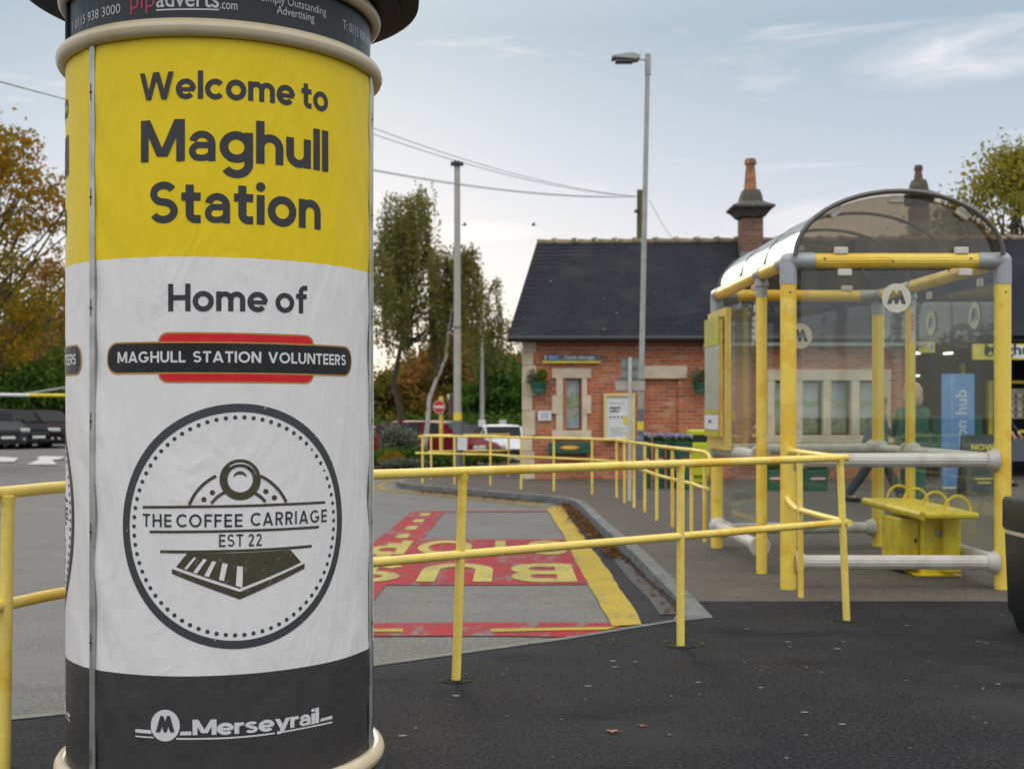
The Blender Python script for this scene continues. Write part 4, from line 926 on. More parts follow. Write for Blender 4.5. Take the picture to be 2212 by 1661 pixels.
# round operator stickers on the panes
def sticker(c, u, r, m='sticker'):
    vs, fs = cut_disc((0,0), r, roundel_polys(1)); mb = MB().add([c+u*x+Vector((0,0,z)) for x, z in vs], fs); return obj('sticker', mb, m, sh, fix=False)
sticker(Vector(((1937-CX)/F*9.40, 9.405, 2.272)), dx, .114)
def on_right(px, py, m):
    # where the sight line meets the right-hand glass
    k = (px-CX)/F; s = (NR.x-k*NR.y)/(k*(FR.y-NR.y)-(FR.x-NR.x)); q = NR.lerp(FR, s); return sticker(Vector((q.x-.012, q.y, CH+(HZ-py)/F*q.y)), -dyr, .112, m)
on_right(2108,681,'sticker_pale'); on_right(2014,698,'sticker_pale')
sticker(Vector(((1727-CX)/F*12.28, 12.27, 2.15)), dxf, .13)
q = up(MRp-dyr*.12, 2.21); nt_ = MB().add([q+Vector((-.02,y,z)) for y, z in ((-.07,-.16),(.07,-.16),(.07,.16),(-.07,.16))], [(0,1,2,3)]); no_ = obj('notice', nt_, 'white', sh, fix=False)
rg = MB()
for i in range(24):
    a, b = 2*PI*i/24, 2*PI*(i+1)/24; rg.add([q+Vector((-.023, r*math.cos(t), .05+r*math.sin(t))) for r, t in ((.045,a),(.045,b),(.034,b),(.034,a))], [(0,1,2,3)])
for z in (-.03,-.06): rg.add([q+Vector((-.023,y,z+d)) for y, d in ((-.04,0),(.04,0),(.04,.012),(-.04,.012))], [(0,1,2,3)])
obj('notice_symbol', rg, 'red', no_, fix=False)
# timetable case hung at the far left bay
ca, cb = FL-dyl*.10+Vector((-.06,0,0)), FL-dyl*.98+Vector((-.06,0,0))

def caseframe(mb, a, b, z0, z1, fr, t):
    d = (b-a).normalized(); nn = Vector((d.y, -d.x, 0)); 
    def bar(s0, s1, za, zb):
        q = [a+d*s0, a+d*s1]; mb.add([up(p+nn*o, z) for z in (za, zb) for p, o in ((q[0],0),(q[1],0),(q[1],t),(q[0],t))], [(0,3,2,1),(4,5,6,7),(0,1,5,4),(1,2,6,5),(2,3,7,6),(3,0,4,7)])
    L = (b-a).length; bar(0, fr, z0, z1); bar(L-fr, L, z0, z1); bar(fr, L-fr, z0, z0+fr*1.6); bar(fr, L-fr, z1-fr, z1); return L, d, nn
M['case_yellow'] = mat('pale_yellow_case', (.66,.50,.12), .4, c2=(.58,.42,.08))
case = MB(); Lc, dc, nc = caseframe(case, ca, cb, 1.02, 2.36, .075, .05); cs = obj('timetable_case', case, 'case_yellow', sh)
def cpanel(name, z0, z1, m, o=.02, s0=.08, s1=None, par=None):
    s1 = Lc-.08 if s1 is None else s1; return obj(name, MB().add([up(ca+dc*s0-nc*0+Vector((-.0,0,0)), z0)+nc*(-o if nc.x > 0 else .09+0), up(ca+dc*s1, z0)+nc*(-o if nc.x > 0 else .09), up(ca+dc*s1, z1)+nc*(-o if nc.x > 0 else .09), up(ca+dc*s0, z1)+nc*(-o if nc.x > 0 else .09)], [(0,1,2,3)]), m, par or cs, fix=False)
M['case_olive'] = mat('olive_yellow_poster', (.47,.46,.03), .35); M['case_pale'] = mat('pale_green_poster', (.42,.44,.36), .3, c2=(.36,.39,.33))
zz0 = .0
sgn = -1 if nc.x > 0 else 1
def cp(name, z0, z1, m, o, s0=.08, s1=None):
    s1 = Lc-.08 if s1 is None else s1; base = ca+nc*(.05 if True else 0)
    x = -.155-o
    return obj(name, MB().add([up(ca+dc*s, z)+Vector((x+.058,0,0)) for s, z in ((s0,z0),(s1,z0),(s1,z1),(s0,z1))], [(0,1,2,3)]), m, cs, fix=False)
cp('poster', 1.14, 2.29, 'case_pale', .000); cp('poster_header', 2.02, 2.29, 'case_olive', .004); cp('poster_stripe', 1.36, 1.40, 'case_olive', .004); cp('poster_stripe', 1.14, 1.20, 'case_olive', .004); cp('poster_label', 1.21, 1.35, 'white', .005, .10, Lc-.10)
M['dial'] = mat('grey_ring', (.5,.52,.5), .4)
dl = MB()
for i in range(28):
    a, b = 2*PI*i/28, 2*PI*(i+1)/28; dl.add([up(ca+dc*(Lc/2+r*math.cos(t)), 2.16+r*math.sin(t))+Vector((-.1035,0,0)) for r, t in ((.09,a),(.09,b),(.072,b),(.072,a))], [(0,1,2,3)])
obj('poster_roundel', dl, 'dial', cs, fix=False)
flat_text('poster_lettering', 'buses', up(ca+dc*.30,1.27)+Vector((-.1045,0,0)), dc, (0,0,1), .05, 'ink', cs)
# bench
be = thing('bench', (3.57, 10.5, 0), 'yellow-green perch bench with hoop armrests inside the glass shelter', 'bench')
seat = MB(); seat.bbox((3.36,9.74,.515),(3.79,11.42,.565), .024); obj('seat', seat, 'bench_yellow', be, smooth=True)
obj('front_rail', MB().tube([(3.345,9.80,.535),(3.345,11.40,.535)], .036, 14), 'bench_yellow', be, smooth=True)
for y, x in ((9.93,3.675),(10.42,3.665),(10.9,3.655),(11.32,3.64)):
    obj('armrest', MB().tube([(x-.112*math.cos(PI*k/14), y, .555+.135*math.sin(PI*k/14)) for k in range(15)], .0105, 8), 'bench_yellow', be, smooth=True)
pd = MB(); pd.bbox((3.47,10.16,.0),(3.74,10.60,.52),.01); pd.bbox((3.62,10.08,.04),(3.76,10.155,.52),.008); obj('pedestal', pd, 'bench_yellow', be)
cbx = MB(); cbx.bbox((3.30,10.25,.05),(3.465,10.75,.47),.006); cabo = obj('cabinet', cbx, 'bench_yellow', be)
obj('cabinet_door', MB().bbox((3.32,10.243,.08),(3.45,10.25,.44),.003), 'bench_yellow', cabo); obj('lock', MB().bbox((3.425,10.236,.27),(3.443,10.243,.31),.002), 'black', cabo)
obj('foot_plate', MB().bbox((3.40,10.12,.001),(3.78,10.66,.012),.004), 'bench_yellow', be); obj('bolt_cover', MB().ball((3.60,10.16,.36), .035, 10), 'grey_joint', be, smooth=True)
# litter bin
bn = thing('litter_bin', (3.43, 7.42, 0), 'black square litter bin with cream band and badge at the right edge', 'litter bin')
def taper(mb, c, prof, r=.06):
    rs = []
    for w, z in prof:
        ring = []
        for sx, sy, a0 in ((1,1,0),(-1,1,90),(-1,-1,180),(1,-1,270)):
            for a in (0,30,60,90): t = R(a0+a); ring.append((c[0]+sx*(w-r)+r*math.cos(t), c[1]+sy*(w-r)+r*math.sin(t), z))
        rs.append(ring)
    n = 16; mb.add(sum(rs, []), [(k*n+i, k*n+(i+1)%n, (k+1)*n+(i+1)%n, (k+1)*n+i) for k in range(len(rs)-1) for i in range(n)]+[tuple(range(n-1,-1,-1)), tuple(range((len(rs)-1)*n, len(rs)*n))])
    return mb
obj('body', taper(MB(), (3.43,7.42), [(.225,0),(.235,.02),(.25,.09),(.272,.13),(.287,.62)], .035), 'bin', bn, smooth=True)
obj('band', taper(MB(), (3.43,7.42), [(.289,.615),(.291,.64)]), 'cream', bn, smooth=True)
obj('hood', taper(MB(), (3.43,7.42), [(.29,.64),(.298,.66),(.298,.82),(.288,.848),(.25,.85)], .035), 'bin', bn, smooth=True)
obj('side_panel', MB().bbox((3.235,7.139,.22),(3.62,7.16,.53),.015), 'black', bn); obj('ashtray', MB().bbox((3.30,7.30,.852),(3.5,7.5,.858),.003), 'galv', bn)
for s in (.10,):
    bb = MB(); bb.bbox((3.175,7.115,.50),(3.40,7.135,.555),.02); b1 = obj('badge', bb, 'white', bn)
    obj('badge_panel', MB().bbox((3.185,7.110,.508),(3.39,7.116,.547),.015), 'black', b1); obj('badge_wing', MB().bbox((3.21,7.119,.555),(3.365,7.13,.58),.008), 'red', b1); obj('badge_wing', MB().bbox((3.21,7.119,.475),(3.365,7.13,.50),.008), 'red', b1)
    flat_text('badge_lettering', 'VOLUNTEERS', (3.195,7.1085,.52), (1,0,0), (0,0,1), .016, 'white', b1, width=.17)

# ================================================================ STATION BUILDING
YF = 24.27; XL = .235
st = thing('station_building', (6.0, YF, 0), 'single storey red brick station house with slate roof, cream stone dressings and two chimneys', 'station building')
# facade with openings
ops = [(P(1223,0,YF).x, P(1255,0,YF).x, P(0,928,YF).z, P(0,819,YF).z)]
stone4 = (P(1657,0,YF).x, P(1924,0,YF).x, P(0,957,YF).z, P(0,798,YF).z)
XD = P(1972,0,YF).x                                   # entrance bay starts
xs_ = sorted([XL, XD]+[ops[0][0], ops[0][1]]+[stone4[0]+.02, stone4[1]-.02]+[P(1394,0,YF).x, P(1465,0,YF).x]); zs_ = sorted([0, 2.88, ops[0][2], ops[0][3], stone4[2]+.02, stone4[3]-.02, .35, P(0,820,YF).z])
wl = MB(); D4 = .0
for i in range(len(xs_)-1):
    for j in range(len(zs_)-1):
        x0, x1, z0, z1 = xs_[i], xs_[i+1], zs_[j], zs_[j+1]; xm, zm = (x0+x1)/2, (z0+z1)/2
        if ops[0][0] < xm < ops[0][1] and ops[0][2] < zm < ops[0][3]: continue
        if stone4[0]+.02 < xm < stone4[1]-.02 and stone4[2]+.02 < zm < stone4[3]-.02: continue
        rec = P(1394,0,YF).x < xm < P(1465,0,YF).x and .35 < zm < P(0,820,YF).z
        y = YF+(.09 if rec else 0); wl.add([(x0,y,z0),(x1,y,z0),(x1,y,z1),(x0,y,z1)], [(0,1,2,3)])
xa, xb, zr = P(1394,0,YF).x, P(1465,0,YF).x, P(0,820,YF).z
wl.add([(xa,YF,.35),(xa,YF+.09,.35),(xa,YF+.09,zr),(xa,YF,zr)], [(0,1,2,3)]); wl.add([(xb,YF,.35),(xb,YF+.09,.35),(xb,YF+.09,zr),(xb,YF,zr)], [(3,2,1,0)]); wl.add([(xa,YF,.35),(xb,YF,.35),(xb,YF+.09,.35),(xa,YF+.09,.35)], [(0,1,2,3)])
SK = .19                                              # the end wall is skewed
wl.add([(XL,YF,0),(XL+.02,YF,0),(XL+.02+SK*7,YF+7,0),(XL+SK*7,YF+7,0),(XL,YF,2.88),(XL+.02,YF,2.88),(XL+.02+SK*7,YF+7,2.88),(XL+SK*7,YF+7,2.88)], [(0,3,7,4)])
wl.add([(XL,YF,2.88),(XL+SK*3.3,YF+3.3,5.2),(XL+SK*7,YF+7,2.88)], [(0,1,2)])
wl.add([(XL+SK*7,YF+7,0),(18,YF+7,0),(18,YF+7,2.88),(XL+SK*7,YF+7,2.88)], [(0,1,2,3)])
wall = obj('wall', wl, 'brick', st, fix=False)
obj('interior_lining', MB().add([(XL+.5,YF+1.2,0),(XD,YF+1.2,0),(XD,YF+1.2,2.8),(XL+.5,YF+1.2,2.8)], [(0,1,2,3)]), 'dark', st, fix=False)
# corner quoins
qz = [0]; 
ql = [(1129,1155,1035,975),(1129,1150,975,940),(1129,1156,940,887),(1129,1150,887,855),(1129,1158,855,789),(1129,1152,789,761),(1129,1158,761,736)]
for k, (a, b, y1, y0) in enumerate(ql):
    z0, z1 = P(0,y1,YF).z, P(0,y0,YF).z; x1 = P(b,0,YF).x
    obj('quoin', MB().bbox((XL-.03, YF-.03, z0+.004),(x1, YF+.3, z1-.004), .01), 'stone', wall)
def wz(py): return P(0, py, YF).z
def wx(px): return P(px, 0, YF).x
# narrow window in its stone surround
wn = thing_part = MB()
sur = MB()
for a, b, y0, y1 in ((1192,1277,796,817),): sur.bbox((wx(a),YF-.05,wz(y1)),(wx(b),YF+.10,wz(y0)),.012)
for y0, y1, o in ((817,854,9),(854,894,0),(894,930,9)):
    sur.bbox((wx(1192+o),YF-.05,wz(y1)+.002),(wx(1216),YF+.10,wz(y0)-.002),.01); sur.bbox((wx(1257),YF-.05,wz(y1)+.002),(wx(1277-o),YF+.10,wz(y0)-.002),.01)
sur.bbox((wx(1192),YF-.06,wz(949)),(wx(1277),YF+.10,wz(930)),.012)
w1 = obj('window_surround', sur, 'stone', wall)
M['poster_sky'] = mat('poster_sky', (.62,.64,.68), .4, c2=(.50,.53,.58), vs=3); M['poster_field'] = mat('poster_field', (.46,.47,.24), .4, c2=(.28,.34,.15), vs=5); M['poster_sand'] = mat('poster_sand', (.55,.50,.40), .4, c2=(.30,.24,.16), vs=6); M['poster_water'] = mat('poster_water', (.46,.50,.54), .4, c2=(.60,.60,.56), vs=5)
def window(x0, x1, z0, z1, bands, par, yy=.11, fr=.045):
    f = MB(); f.box((x0,YF+yy-.03,z0),(x0+fr,YF+yy+.05,z1)); f.box((x1-fr,YF+yy-.03,z0),(x1,YF+yy+.05,z1)); f.box((x0+fr,YF+yy-.03,z0),(x1-fr,YF+yy+.05,z0+fr)); f.box((x0+fr,YF+yy-.03,z1-fr),(x1-fr,YF+yy+.05,z1))
    w = obj('window', f, 'wood', par); obj('glazing', MB().box((x0+fr,YF+yy+.0,z0+fr),(x1-fr,YF+yy+.008,z1-fr)), 'glass', w)
    z = z1-fr; H = z1-z0-2*fr
    pic = MB(); mats = []
    for hgt, m in bands:
        if m not in mats: mats.append(m)
        pic.mi = mats.index(m); zz = z-H*hgt; n = 8; k0 = rnd.random()*6
        up_ = [(x0+fr+(x1-x0-2*fr)*i/n, YF+yy+.05, z+(0 if z > z1-fr-.001 else .03*math.sin(i*1.1+k0)+.02*math.sin(i*2.7))) for i in range(n+1)]; lo = [(p[0], p[1], zz-.06) for p in up_]
        base = .0004*len(pic.f); pic.add([(p[0],p[1]-base,p[2]) for p in lo+up_], [(i, i+1, n+2+i, n+1+i) for i in range(n)]); z = zz
    obj('window_picture', pic, mats, w, fix=False); return w
window(wx(1217), wx(1257), wz(930), wz(816), [(.26,'poster_sky'),(.09,'poster_sand'),(.2,'poster_field'),(.2,'poster_sand'),(.24,'poster_water')], wall, .10)
# four-light mullioned window behind the shelter
s4 = MB(); x0, x1, z0, z1 = stone4
s4.bbox((x0-.0,YF-.05,wz(822)),(x1,YF+.2,z1),.012); s4.bbox((x0-.03,YF-.08,z0),(x1+.03,YF+.2,wz(940)),.012)
lights = [(1674,1716),(1734,1777),(1795,1838),(1856,1898)]
cols_ = [1657]+[v for l in lights for v in l]+[1924]
for a, b in zip(cols_[::2], cols_[1::2]): s4.bbox((wx(a),YF-.045,wz(940)+.002),(wx(b),YF+.2,wz(822)-.002),.02)
s4o = obj('window_surround', s4, 'stone', wall)
for a, b in lights: window(wx(a)-.01, wx(b)+.01, wz(941), wz(821), [(.35,'poster_sky'),(.15,'poster_field'),(.2,'poster_water'),(.15,'poster_sand'),(.15,'poster_field')], wall, .16, .05)
obj('lintel', MB().bbox((wx(1378),YF-.04,wz(818)),(wx(1484),YF+.1,wz(790)),.015), 'stone', wall)
obj('pipe', MB().tube([(wx(1135),YF-.035,wz(752)),(wx(1560),YF-.035,wz(752))], .016, 8), 'lamp_grey', wall, smooth=True)
# roof
ZR0, ZE = 5.23, 2.86; YR = YF+3.25
pE0 = (wx(1099)-.02, YF-.35, ZE); 
xr0 = (1160-CX)/F*YR
rl = MB(); X1 = 18.; YR1 = YF+2.2
def rp(t, s):                                        # t along, s up the slope
    a = Vector((pE0[0], YF-.35, ZE)).lerp(Vector((xr0, YR, ZR0)), s); b = Vector((X1, YF-.35, ZE)).lerp(Vector((X1, YR-1.1, ZR0+.0)), s); return a.lerp(b, t)
rl.add([rp(0,0), rp(1,0), rp(1,1), rp(0,1)], [(0,1,2,3)]); rl.add([rp(0,0)-Vector((0,0,.07)), rp(1,0)-Vector((0,0,.07)), rp(1,1)-Vector((0,0,.07)), rp(0,1)-Vector((0,0,.07))], [(3,2,1,0)])
rl.add([rp(0,0)-Vector((0,0,.07)), rp(0,0), rp(0,1), rp(0,1)-Vector((0,0,.07))], [(0,1,2,3)])
bk = [Vector((pE0[0]+1.5,YF+7.3,ZE)), Vector((X1,YF+7.3,ZE))]; rl.add([rp(0,1), rp(1,1), bk[1], bk[0]], [(0,1,2,3)])
roof = obj('roof', rl, 'slate', st, fix=False)
# slate courses as real steps
cr = MB(); nrow = 22
for k in range(nrow):
    s0, s1 = k/nrow, (k+1)/nrow; z = Vector((0,-.003,.008)); a, b, c, d = rp(0,s0)+z*1.3, rp(1,s0)+z*1.3, rp(1,s1)+z*.15, rp(0,s1)+z*.15
    cr.add([a,b,c,d,rp(0,s0)+z*.1,rp(1,s0)+z*.1], [(0,1,2,3),(4,5,1,0)])
cr = obj('slates', cr, 'slate', roof, fix=False)
ea = MB(); ea.box((pE0[0], YF-.36, ZE-.12),(wx(1960), YF-.33, ZE-.0)); ea.box((pE0[0], YF-.33, ZE-.10),(X1, YF, ZE-.07)); ea.tube([(pE0[0],YF-.40,ZE-.05),(wx(1965),YF-.40,ZE-.05)], .055, 10); obj('gutter', ea, 'eave', roof)
obj('fascia_trim', MB().box((wx(1560),YF-.375,ZE-.19),(wx(1990),YF-.34,ZE-.125)), 'lamp_grey', roof)
rgm = MB(); L = (rp(1,1)-rp(0,1)).length; nrg = int(L/.45)
for k in range(nrg):
    a = rp(0,1).lerp(rp(1,1), k/nrg); b = rp(0,1).lerp(rp(1,1), (k+.97)/nrg); rgm.tube([a+Vector((0,0,-.03)), a.lerp(b,.88)+Vector((0,0,-.03)), a.lerp(b,.885)+Vector((0,0,-.02)), b+Vector((0,0,-.02))], [.10,.10,.125,.125], 10)
obj('ridge_tiles', rgm, 'ridge', roof)
M['pot_dark'] = mat('sooty_pot', (.13,.07,.045), .85, c2=(.06,.05,.045), vs=5)
def chimney(px, ytop, ycap, ybase, Y, w, potm='terracotta'):
    c = thing_c = obj('chimney', MB().box((P(px,0,Y).x-w, Y-w, P(0,ybase,Y).z-.3),(P(px,0,Y).x+w, Y+w, P(0,ycap+18,Y).z)), 'chimney_brick', roof)
    x = P(px,0,Y).x; zc_ = P(0,ycap,Y).z; 
    obj('flashing', MB().box((x-w-.015,Y-w-.015,P(0,ybase,Y).z-.35),(x+w+.015,Y+w+.015,P(0,ybase,Y).z-.02)), 'lead', c)
    cp_ = MB(); k = w*1.0; 
    for pr in ([(w,-.17),(w+.05,-.14),(w*1.6,-.02),(w*1.95,.04),(w*1.95,.08),(w*1.25,.16),(w*1.0,.20),(w*.9,.34),(w*.72,.46)],):
        rs = [[(x+sx*q, Y+sy*q, zc_+z) for sx, sy in ((-1,-1),(1,-1),(1,1),(-1,1))] for q, z in pr]
        cp_.add(sum(rs, []), [(a*4+i, a*4+(i+1)%4, a*4+4+(i+1)%4, a*4+4+i) for a in range(len(rs)-1) for i in range(4)]+[(0,3,2,1), tuple(range(len(rs)*4-4, len(rs)*4))])
    obj('chimney_cap', cp_, 'mossy', c)
    z0 = zc_+.44; z1 = P(0,ytop,Y).z; p = MB(); p.lathe((x,Y,0), [(w*.62,z0),(w*.55,z0+(z1-z0)*.3),(w*.42,z1-.12),(w*.58,z1-.12),(w*.58,z1-.05),(w*.5,z1-.05),(w*.5,z1),(w*.35,z1),(w*.3,z1-.3)], 8); obj('chimney_pot', p, potm, c)
    return c
chimney(1621, 344, 457, 545, 26.6, .235); chimney(1984, 358, 430, 480, 29.6, .19, 'pot_dark')
# entrance bay: dark opening with yellow name board
eb = MB(); ex0, ex1 = XD, 16; eb.box((ex0,YF+4.0,0),(ex1,YF+4.06,2.75)); eb.box((ex0,YF,0),(ex0+.06,YF+4,2.75)); eb.box((ex1,YF,0),(ex1+.06,YF+4,2.75)); eb.box((ex0,YF,2.72),(ex1,YF+4,2.78)); ent = obj('entrance_hall', eb, 'dark', st)
bo = MB(); z0, z1 = wz(779), wz(746); bo.box((wx(2081),YF-.52,z0),(16,YF-.44,z1)); brd = obj('name_board', bo, 'sign_yellow', st)
obj('name_panel', MB().box((wx(2134),YF-.527,z0+.03),(15.5,YF-.521,z1-.03)), 'white', brd); flat_text('name_lettering', 'Maghull', (wx(2212)-1.0,YF-.53,z0+.10), (1,0,0), (0,0,1), .21, 'ink', brd, width=1.05, bold=.03)
rgx = MB(); cxx = wx(2114)
for i in range(20):
    a, b = 2*PI*i/20, 2*PI*(i+1)/20; rgx.add([(cxx+r*math.cos(t), YF-.53, (z0+z1)/2+r*math.sin(t)) for r, t in ((.10,a),(.10,b),(.07,b),(.07,a))], [(0,1,2,3)])
obj('board_emblem', rgx, 'green_pale', brd, fix=False)
b2 = obj('hanging_board', MB().box((wx(1974),YF-.30,wz(763)),(wx(2008),YF-.26,wz(738))), 'sign_yellow', st); obj('board_icon', MB().box((wx(1997),YF-.306,wz(758)),(wx(2004),YF-.301,wz(745))), 'blue', b2); flat_text('board_lettering', 'Taxi', (wx(1977),YF-.305,wz(753)), (1,0,0), (0,0,1), .07, 'ink', b2) if False else None
for (a, b, y0, y1) in ((1986,2000,751,754),(2029,2047,751,757),(2027,2045,807-3,809),(2110,2122,640+112,757)):
    obj('strip_light', MB().box((wx(a),YF+1.6,wz(y1)),(wx(b),YF+1.9,wz(y0))), 'striplight', ent)
for (a, b, y0, y1, m) in ((2176,2186,820,1000,'sign_yellow'),(2186,2300,820,826,'sign_yellow'),(2196,2300,838,905,'poster_sand'),(2196,2300,930,937,'sign_yellow'),(2196,2300,945,1000,'slate_grey'),(1979,2010,790,900,'blue'),(2115,2121,780,880,'sign_yellow'),(2010,2160,900,1000,'green_pale')):
    obj('shop_fitting', MB().box((wx(a),YF+.9+.05*rnd.random(),max(.01,wz(y1))),(wx(b),YF+1.1+.05*rnd.random(),wz(y0))), m, ent)
lettersm = MB()
for r_ in range(4):
    for c_ in range(9): lettersm.box((wx(2198)+c_*.17, YF+.82, wz(850+r_*14)-.08),(wx(2198)+c_*.17+.10, YF+.88, wz(850+r_*14)))
obj('shelf_goods', lettersm, 'poster_sand', ent)

# signs and things fixed to or standing by the wall
def wsign(name, label, cat, a, b, y0, y1, m, d=.03):
    c = (P((a+b)/2,0,YF).x, YF-.05, wz(y1)); t = thing(name, c, label, cat); o = obj('panel', MB().bbox((wx(a),YF-.05-d,wz(y1)),(wx(b),YF-.05,wz(y0)),.008), m, t); return t, o
t, o = wsign('wall_sign', 'long grey cycle storage sign with yellow bottom edge under the eaves', 'sign', 1171, 1297, 766, 784.5, 'grey_sign')
obj('yellow_edge', MB().box((wx(1171),YF-.09,wz(785)),(wx(1297),YF-.081,wz(780))), 'sign_yellow', t)
flat_text('lettering', 'Cycle storage', (wx(1219),YF-.083,wz(775.5)), (1,0,0), (0,0,1), .068, 'white', t, width=.60, bold=.02)
obj('pictogram', MB().box((wx(1185),YF-.083,wz(777)),(wx(1205),YF-.0815,wz(768.5))), 'blue', t); flat_text('lettering', 'P', (wx(1188),YF-.0845,wz(775.5)), (1,0,0), (0,0,1), .05, 'white', t)
ar_ = MB().prism([(wx(1175),wz(772)),(wx(1178),wz(768)),(wx(1181),wz(772)),(wx(1179),wz(772)),(wx(1179),wz(778)),(wx(1177),wz(778)),(wx(1177),wz(772))], 'y', YF-.083, YF-.082); obj('arrow', ar_, 'white', t)
t, o = wsign('notice_plate', 'small white notice plate beside the narrow window', 'notice', 1162, 1191, 887.5, 908.5, 'white')
for k in range(3): obj('text_line', MB().box((wx(1168),YF-.083,wz(894+k*4.5)),(wx(1186),YF-.0815,wz(892.8+k*4.5))), 'grey_sign', t)
pbx = thing('poster_case', (wx(1337), YF-.1, 0), 'yellow framed white welcome poster on the brick wall behind the sign post', 'poster case')
pf = MB(); X0, X1_, Z0, Z1_ = wx(1303.5), wx(1371), wz(952.5), wz(850)
for lo, hi in (((X0,Z0),(X0+.055,Z1_)),((X1_-.055,Z0),(X1_,Z1_)),((X0+.055,Z0),(X1_-.055,Z0+.05)),((X0+.055,Z1_-.06),(X1_-.055,Z1_))): pf.bbox((lo[0],YF-.12,lo[1]),(hi[0],YF-.02,hi[1]),.01)
M['case_frame'] = mat('cream_yellow_frame', (.70,.55,.22), .45); obj('frame', pf, 'case_frame', pbx)
pp_ = obj('poster', MB().box((X0+.055,YF-.08,Z0+.05),(X1_-.055,YF-.06,Z1_-.06)), 'white', pbx)
flat_text('lettering', 'Welcome to', (X0+.12,YF-.082,wz(873)), (1,0,0), (0,0,1), .04, 'grey_sign', pp_, width=.30); flat_text('lettering', 'Maghull', (X0+.12,YF-.082,wz(883)), (1,0,0), (0,0,1), .05, 'ink', pp_, bold=.04); flat_text('lettering', 'Station', (X0+.12,YF-.082,wz(890)), (1,0,0), (0,0,1), .05, 'ink', pp_, bold=.04)
for k in range(6): obj('pictogram', MB().box((X0+.12+.075*k,YF-.083,wz(903)),(X0+.155+.075*k,YF-.081,wz(899))), 'ink', pp_)
obj('yellow_spot', MB().prism([(wx(1354)+.095*math.cos(2*PI*k/20), wz(908)+.10*math.sin(2*PI*k/20)) for k in range(20)], 'y', YF-.084, YF-.081), 'sign_yellow', pp_)
obj('yellow_spot', MB().prism([(wx(1364)+.12*math.cos(PI/2+PI*k/20), wz(944)+.14*math.sin(PI/2+PI*k/20)) for k in range(21)], 'y', YF-.084, YF-.081), 'sign_yellow', pp_)
for k in range(4): obj('text_line', MB().box((X0+.12,YF-.083,wz(925+k*5)),(X0+.12+.35-.05*(k%2),YF-.081,wz(924+k*5))), 'grey_sign', pp_)
# hanging planters, window box
def hanging(px, label, flip=1):
    x = wx(px); t = thing('wall_planter', (x, YF-.25, wz(852)), label, 'planter', 'planters on the brick wall')
    pt = MB(); n = 20
    pt.lathe((x,YF-.24,0), [(.0,wz(851)),(.13,wz(851)),(.145,wz(842)),(.14,wz(841)),(.165,wz(832)),(.17,wz(828)),(.155,wz(827)),(.0,wz(829))], n); obj('bowl', pt, 'green', t, smooth=True)
    obj('bracket', MB().box((x-.03,YF-.10,wz(845)),(x+.03,YF,wz(828))), 'black', t)
    pts = []; c = np.array((x+.07*flip, YF-.25, wz(810))); v = nr.normal(size=(520,3)); v /= np.linalg.norm(v,axis=1)[:,None]; pts = c+v*.105*(.75+.3*nr.random((520,1))); leaves('clipped_ball', pts, .022, 'l_lime', t)
    c = np.array((x-.12*flip, YF-.27, wz(815))); pts = c+nr.normal(size=(260,3))*np.array((.065,.05,.075)); leaves('silver_foliage', pts, .028, 'l_grey', t)
    c = np.array((x, YF-.26, wz(827))); pts = c+nr.normal(size=(260,3))*np.array((.10,.05,.028)); leaves('trailing_foliage', pts, .024, 'l_green', t)
    return t
hanging(1163, 'green hanging bowl of plants at the cream corner stones'); hanging(1512, 'green hanging bowl of plants right of the stone lintel, nearest the shelter')
wb = thing('window_box', (wx(1229), YF-.2, wz(980)), 'long dark green window box with an orange oval plaque under the narrow window', 'window box')
wbm = MB().bbox((wx(1184),YF-.30,wz(979)),(wx(1275),YF-.06,wz(955)),.02); obj('box', wbm, 'green', wb); M['orange'] = mat('orange_plaque', (.62,.16,.05), .4)
obj('plaque', MB().prism([(wx(1229)+.20*math.cos(2*PI*k/24), wz(965.5)+.045*math.sin(2*PI*k/24)) for k in range(24)], 'y', YF-.31, YF-.301), 'orange', wb); obj('plaque_centre', MB().prism([(wx(1229)+.15*math.cos(2*PI*k/24), wz(965.5)+.026*math.sin(2*PI*k/24)) for k in range(24)], 'y', YF-.313, YF-.3105), 'sign_yellow', wb)
for a in (1197,1262): obj('bracket', MB().box((wx(a)-.04,YF-.28,wz(984)),(wx(a)+.04,YF-.0,wz(979.5))), 'black', wb)
cctv = thing('wall_lamp', (wx(1521), YF-.1, wz(752)), 'small white domed camera on the wall under the eaves by the shelter', 'camera'); obj('dome', MB().ball((wx(1521),YF-.15,wz(746)), .055, 12), 'white', cctv, smooth=True); obj('bracket', MB().box((wx(1521)-.03,YF-.17,wz(757)),(wx(1521)+.03,YF,wz(752))), 'white', cctv)
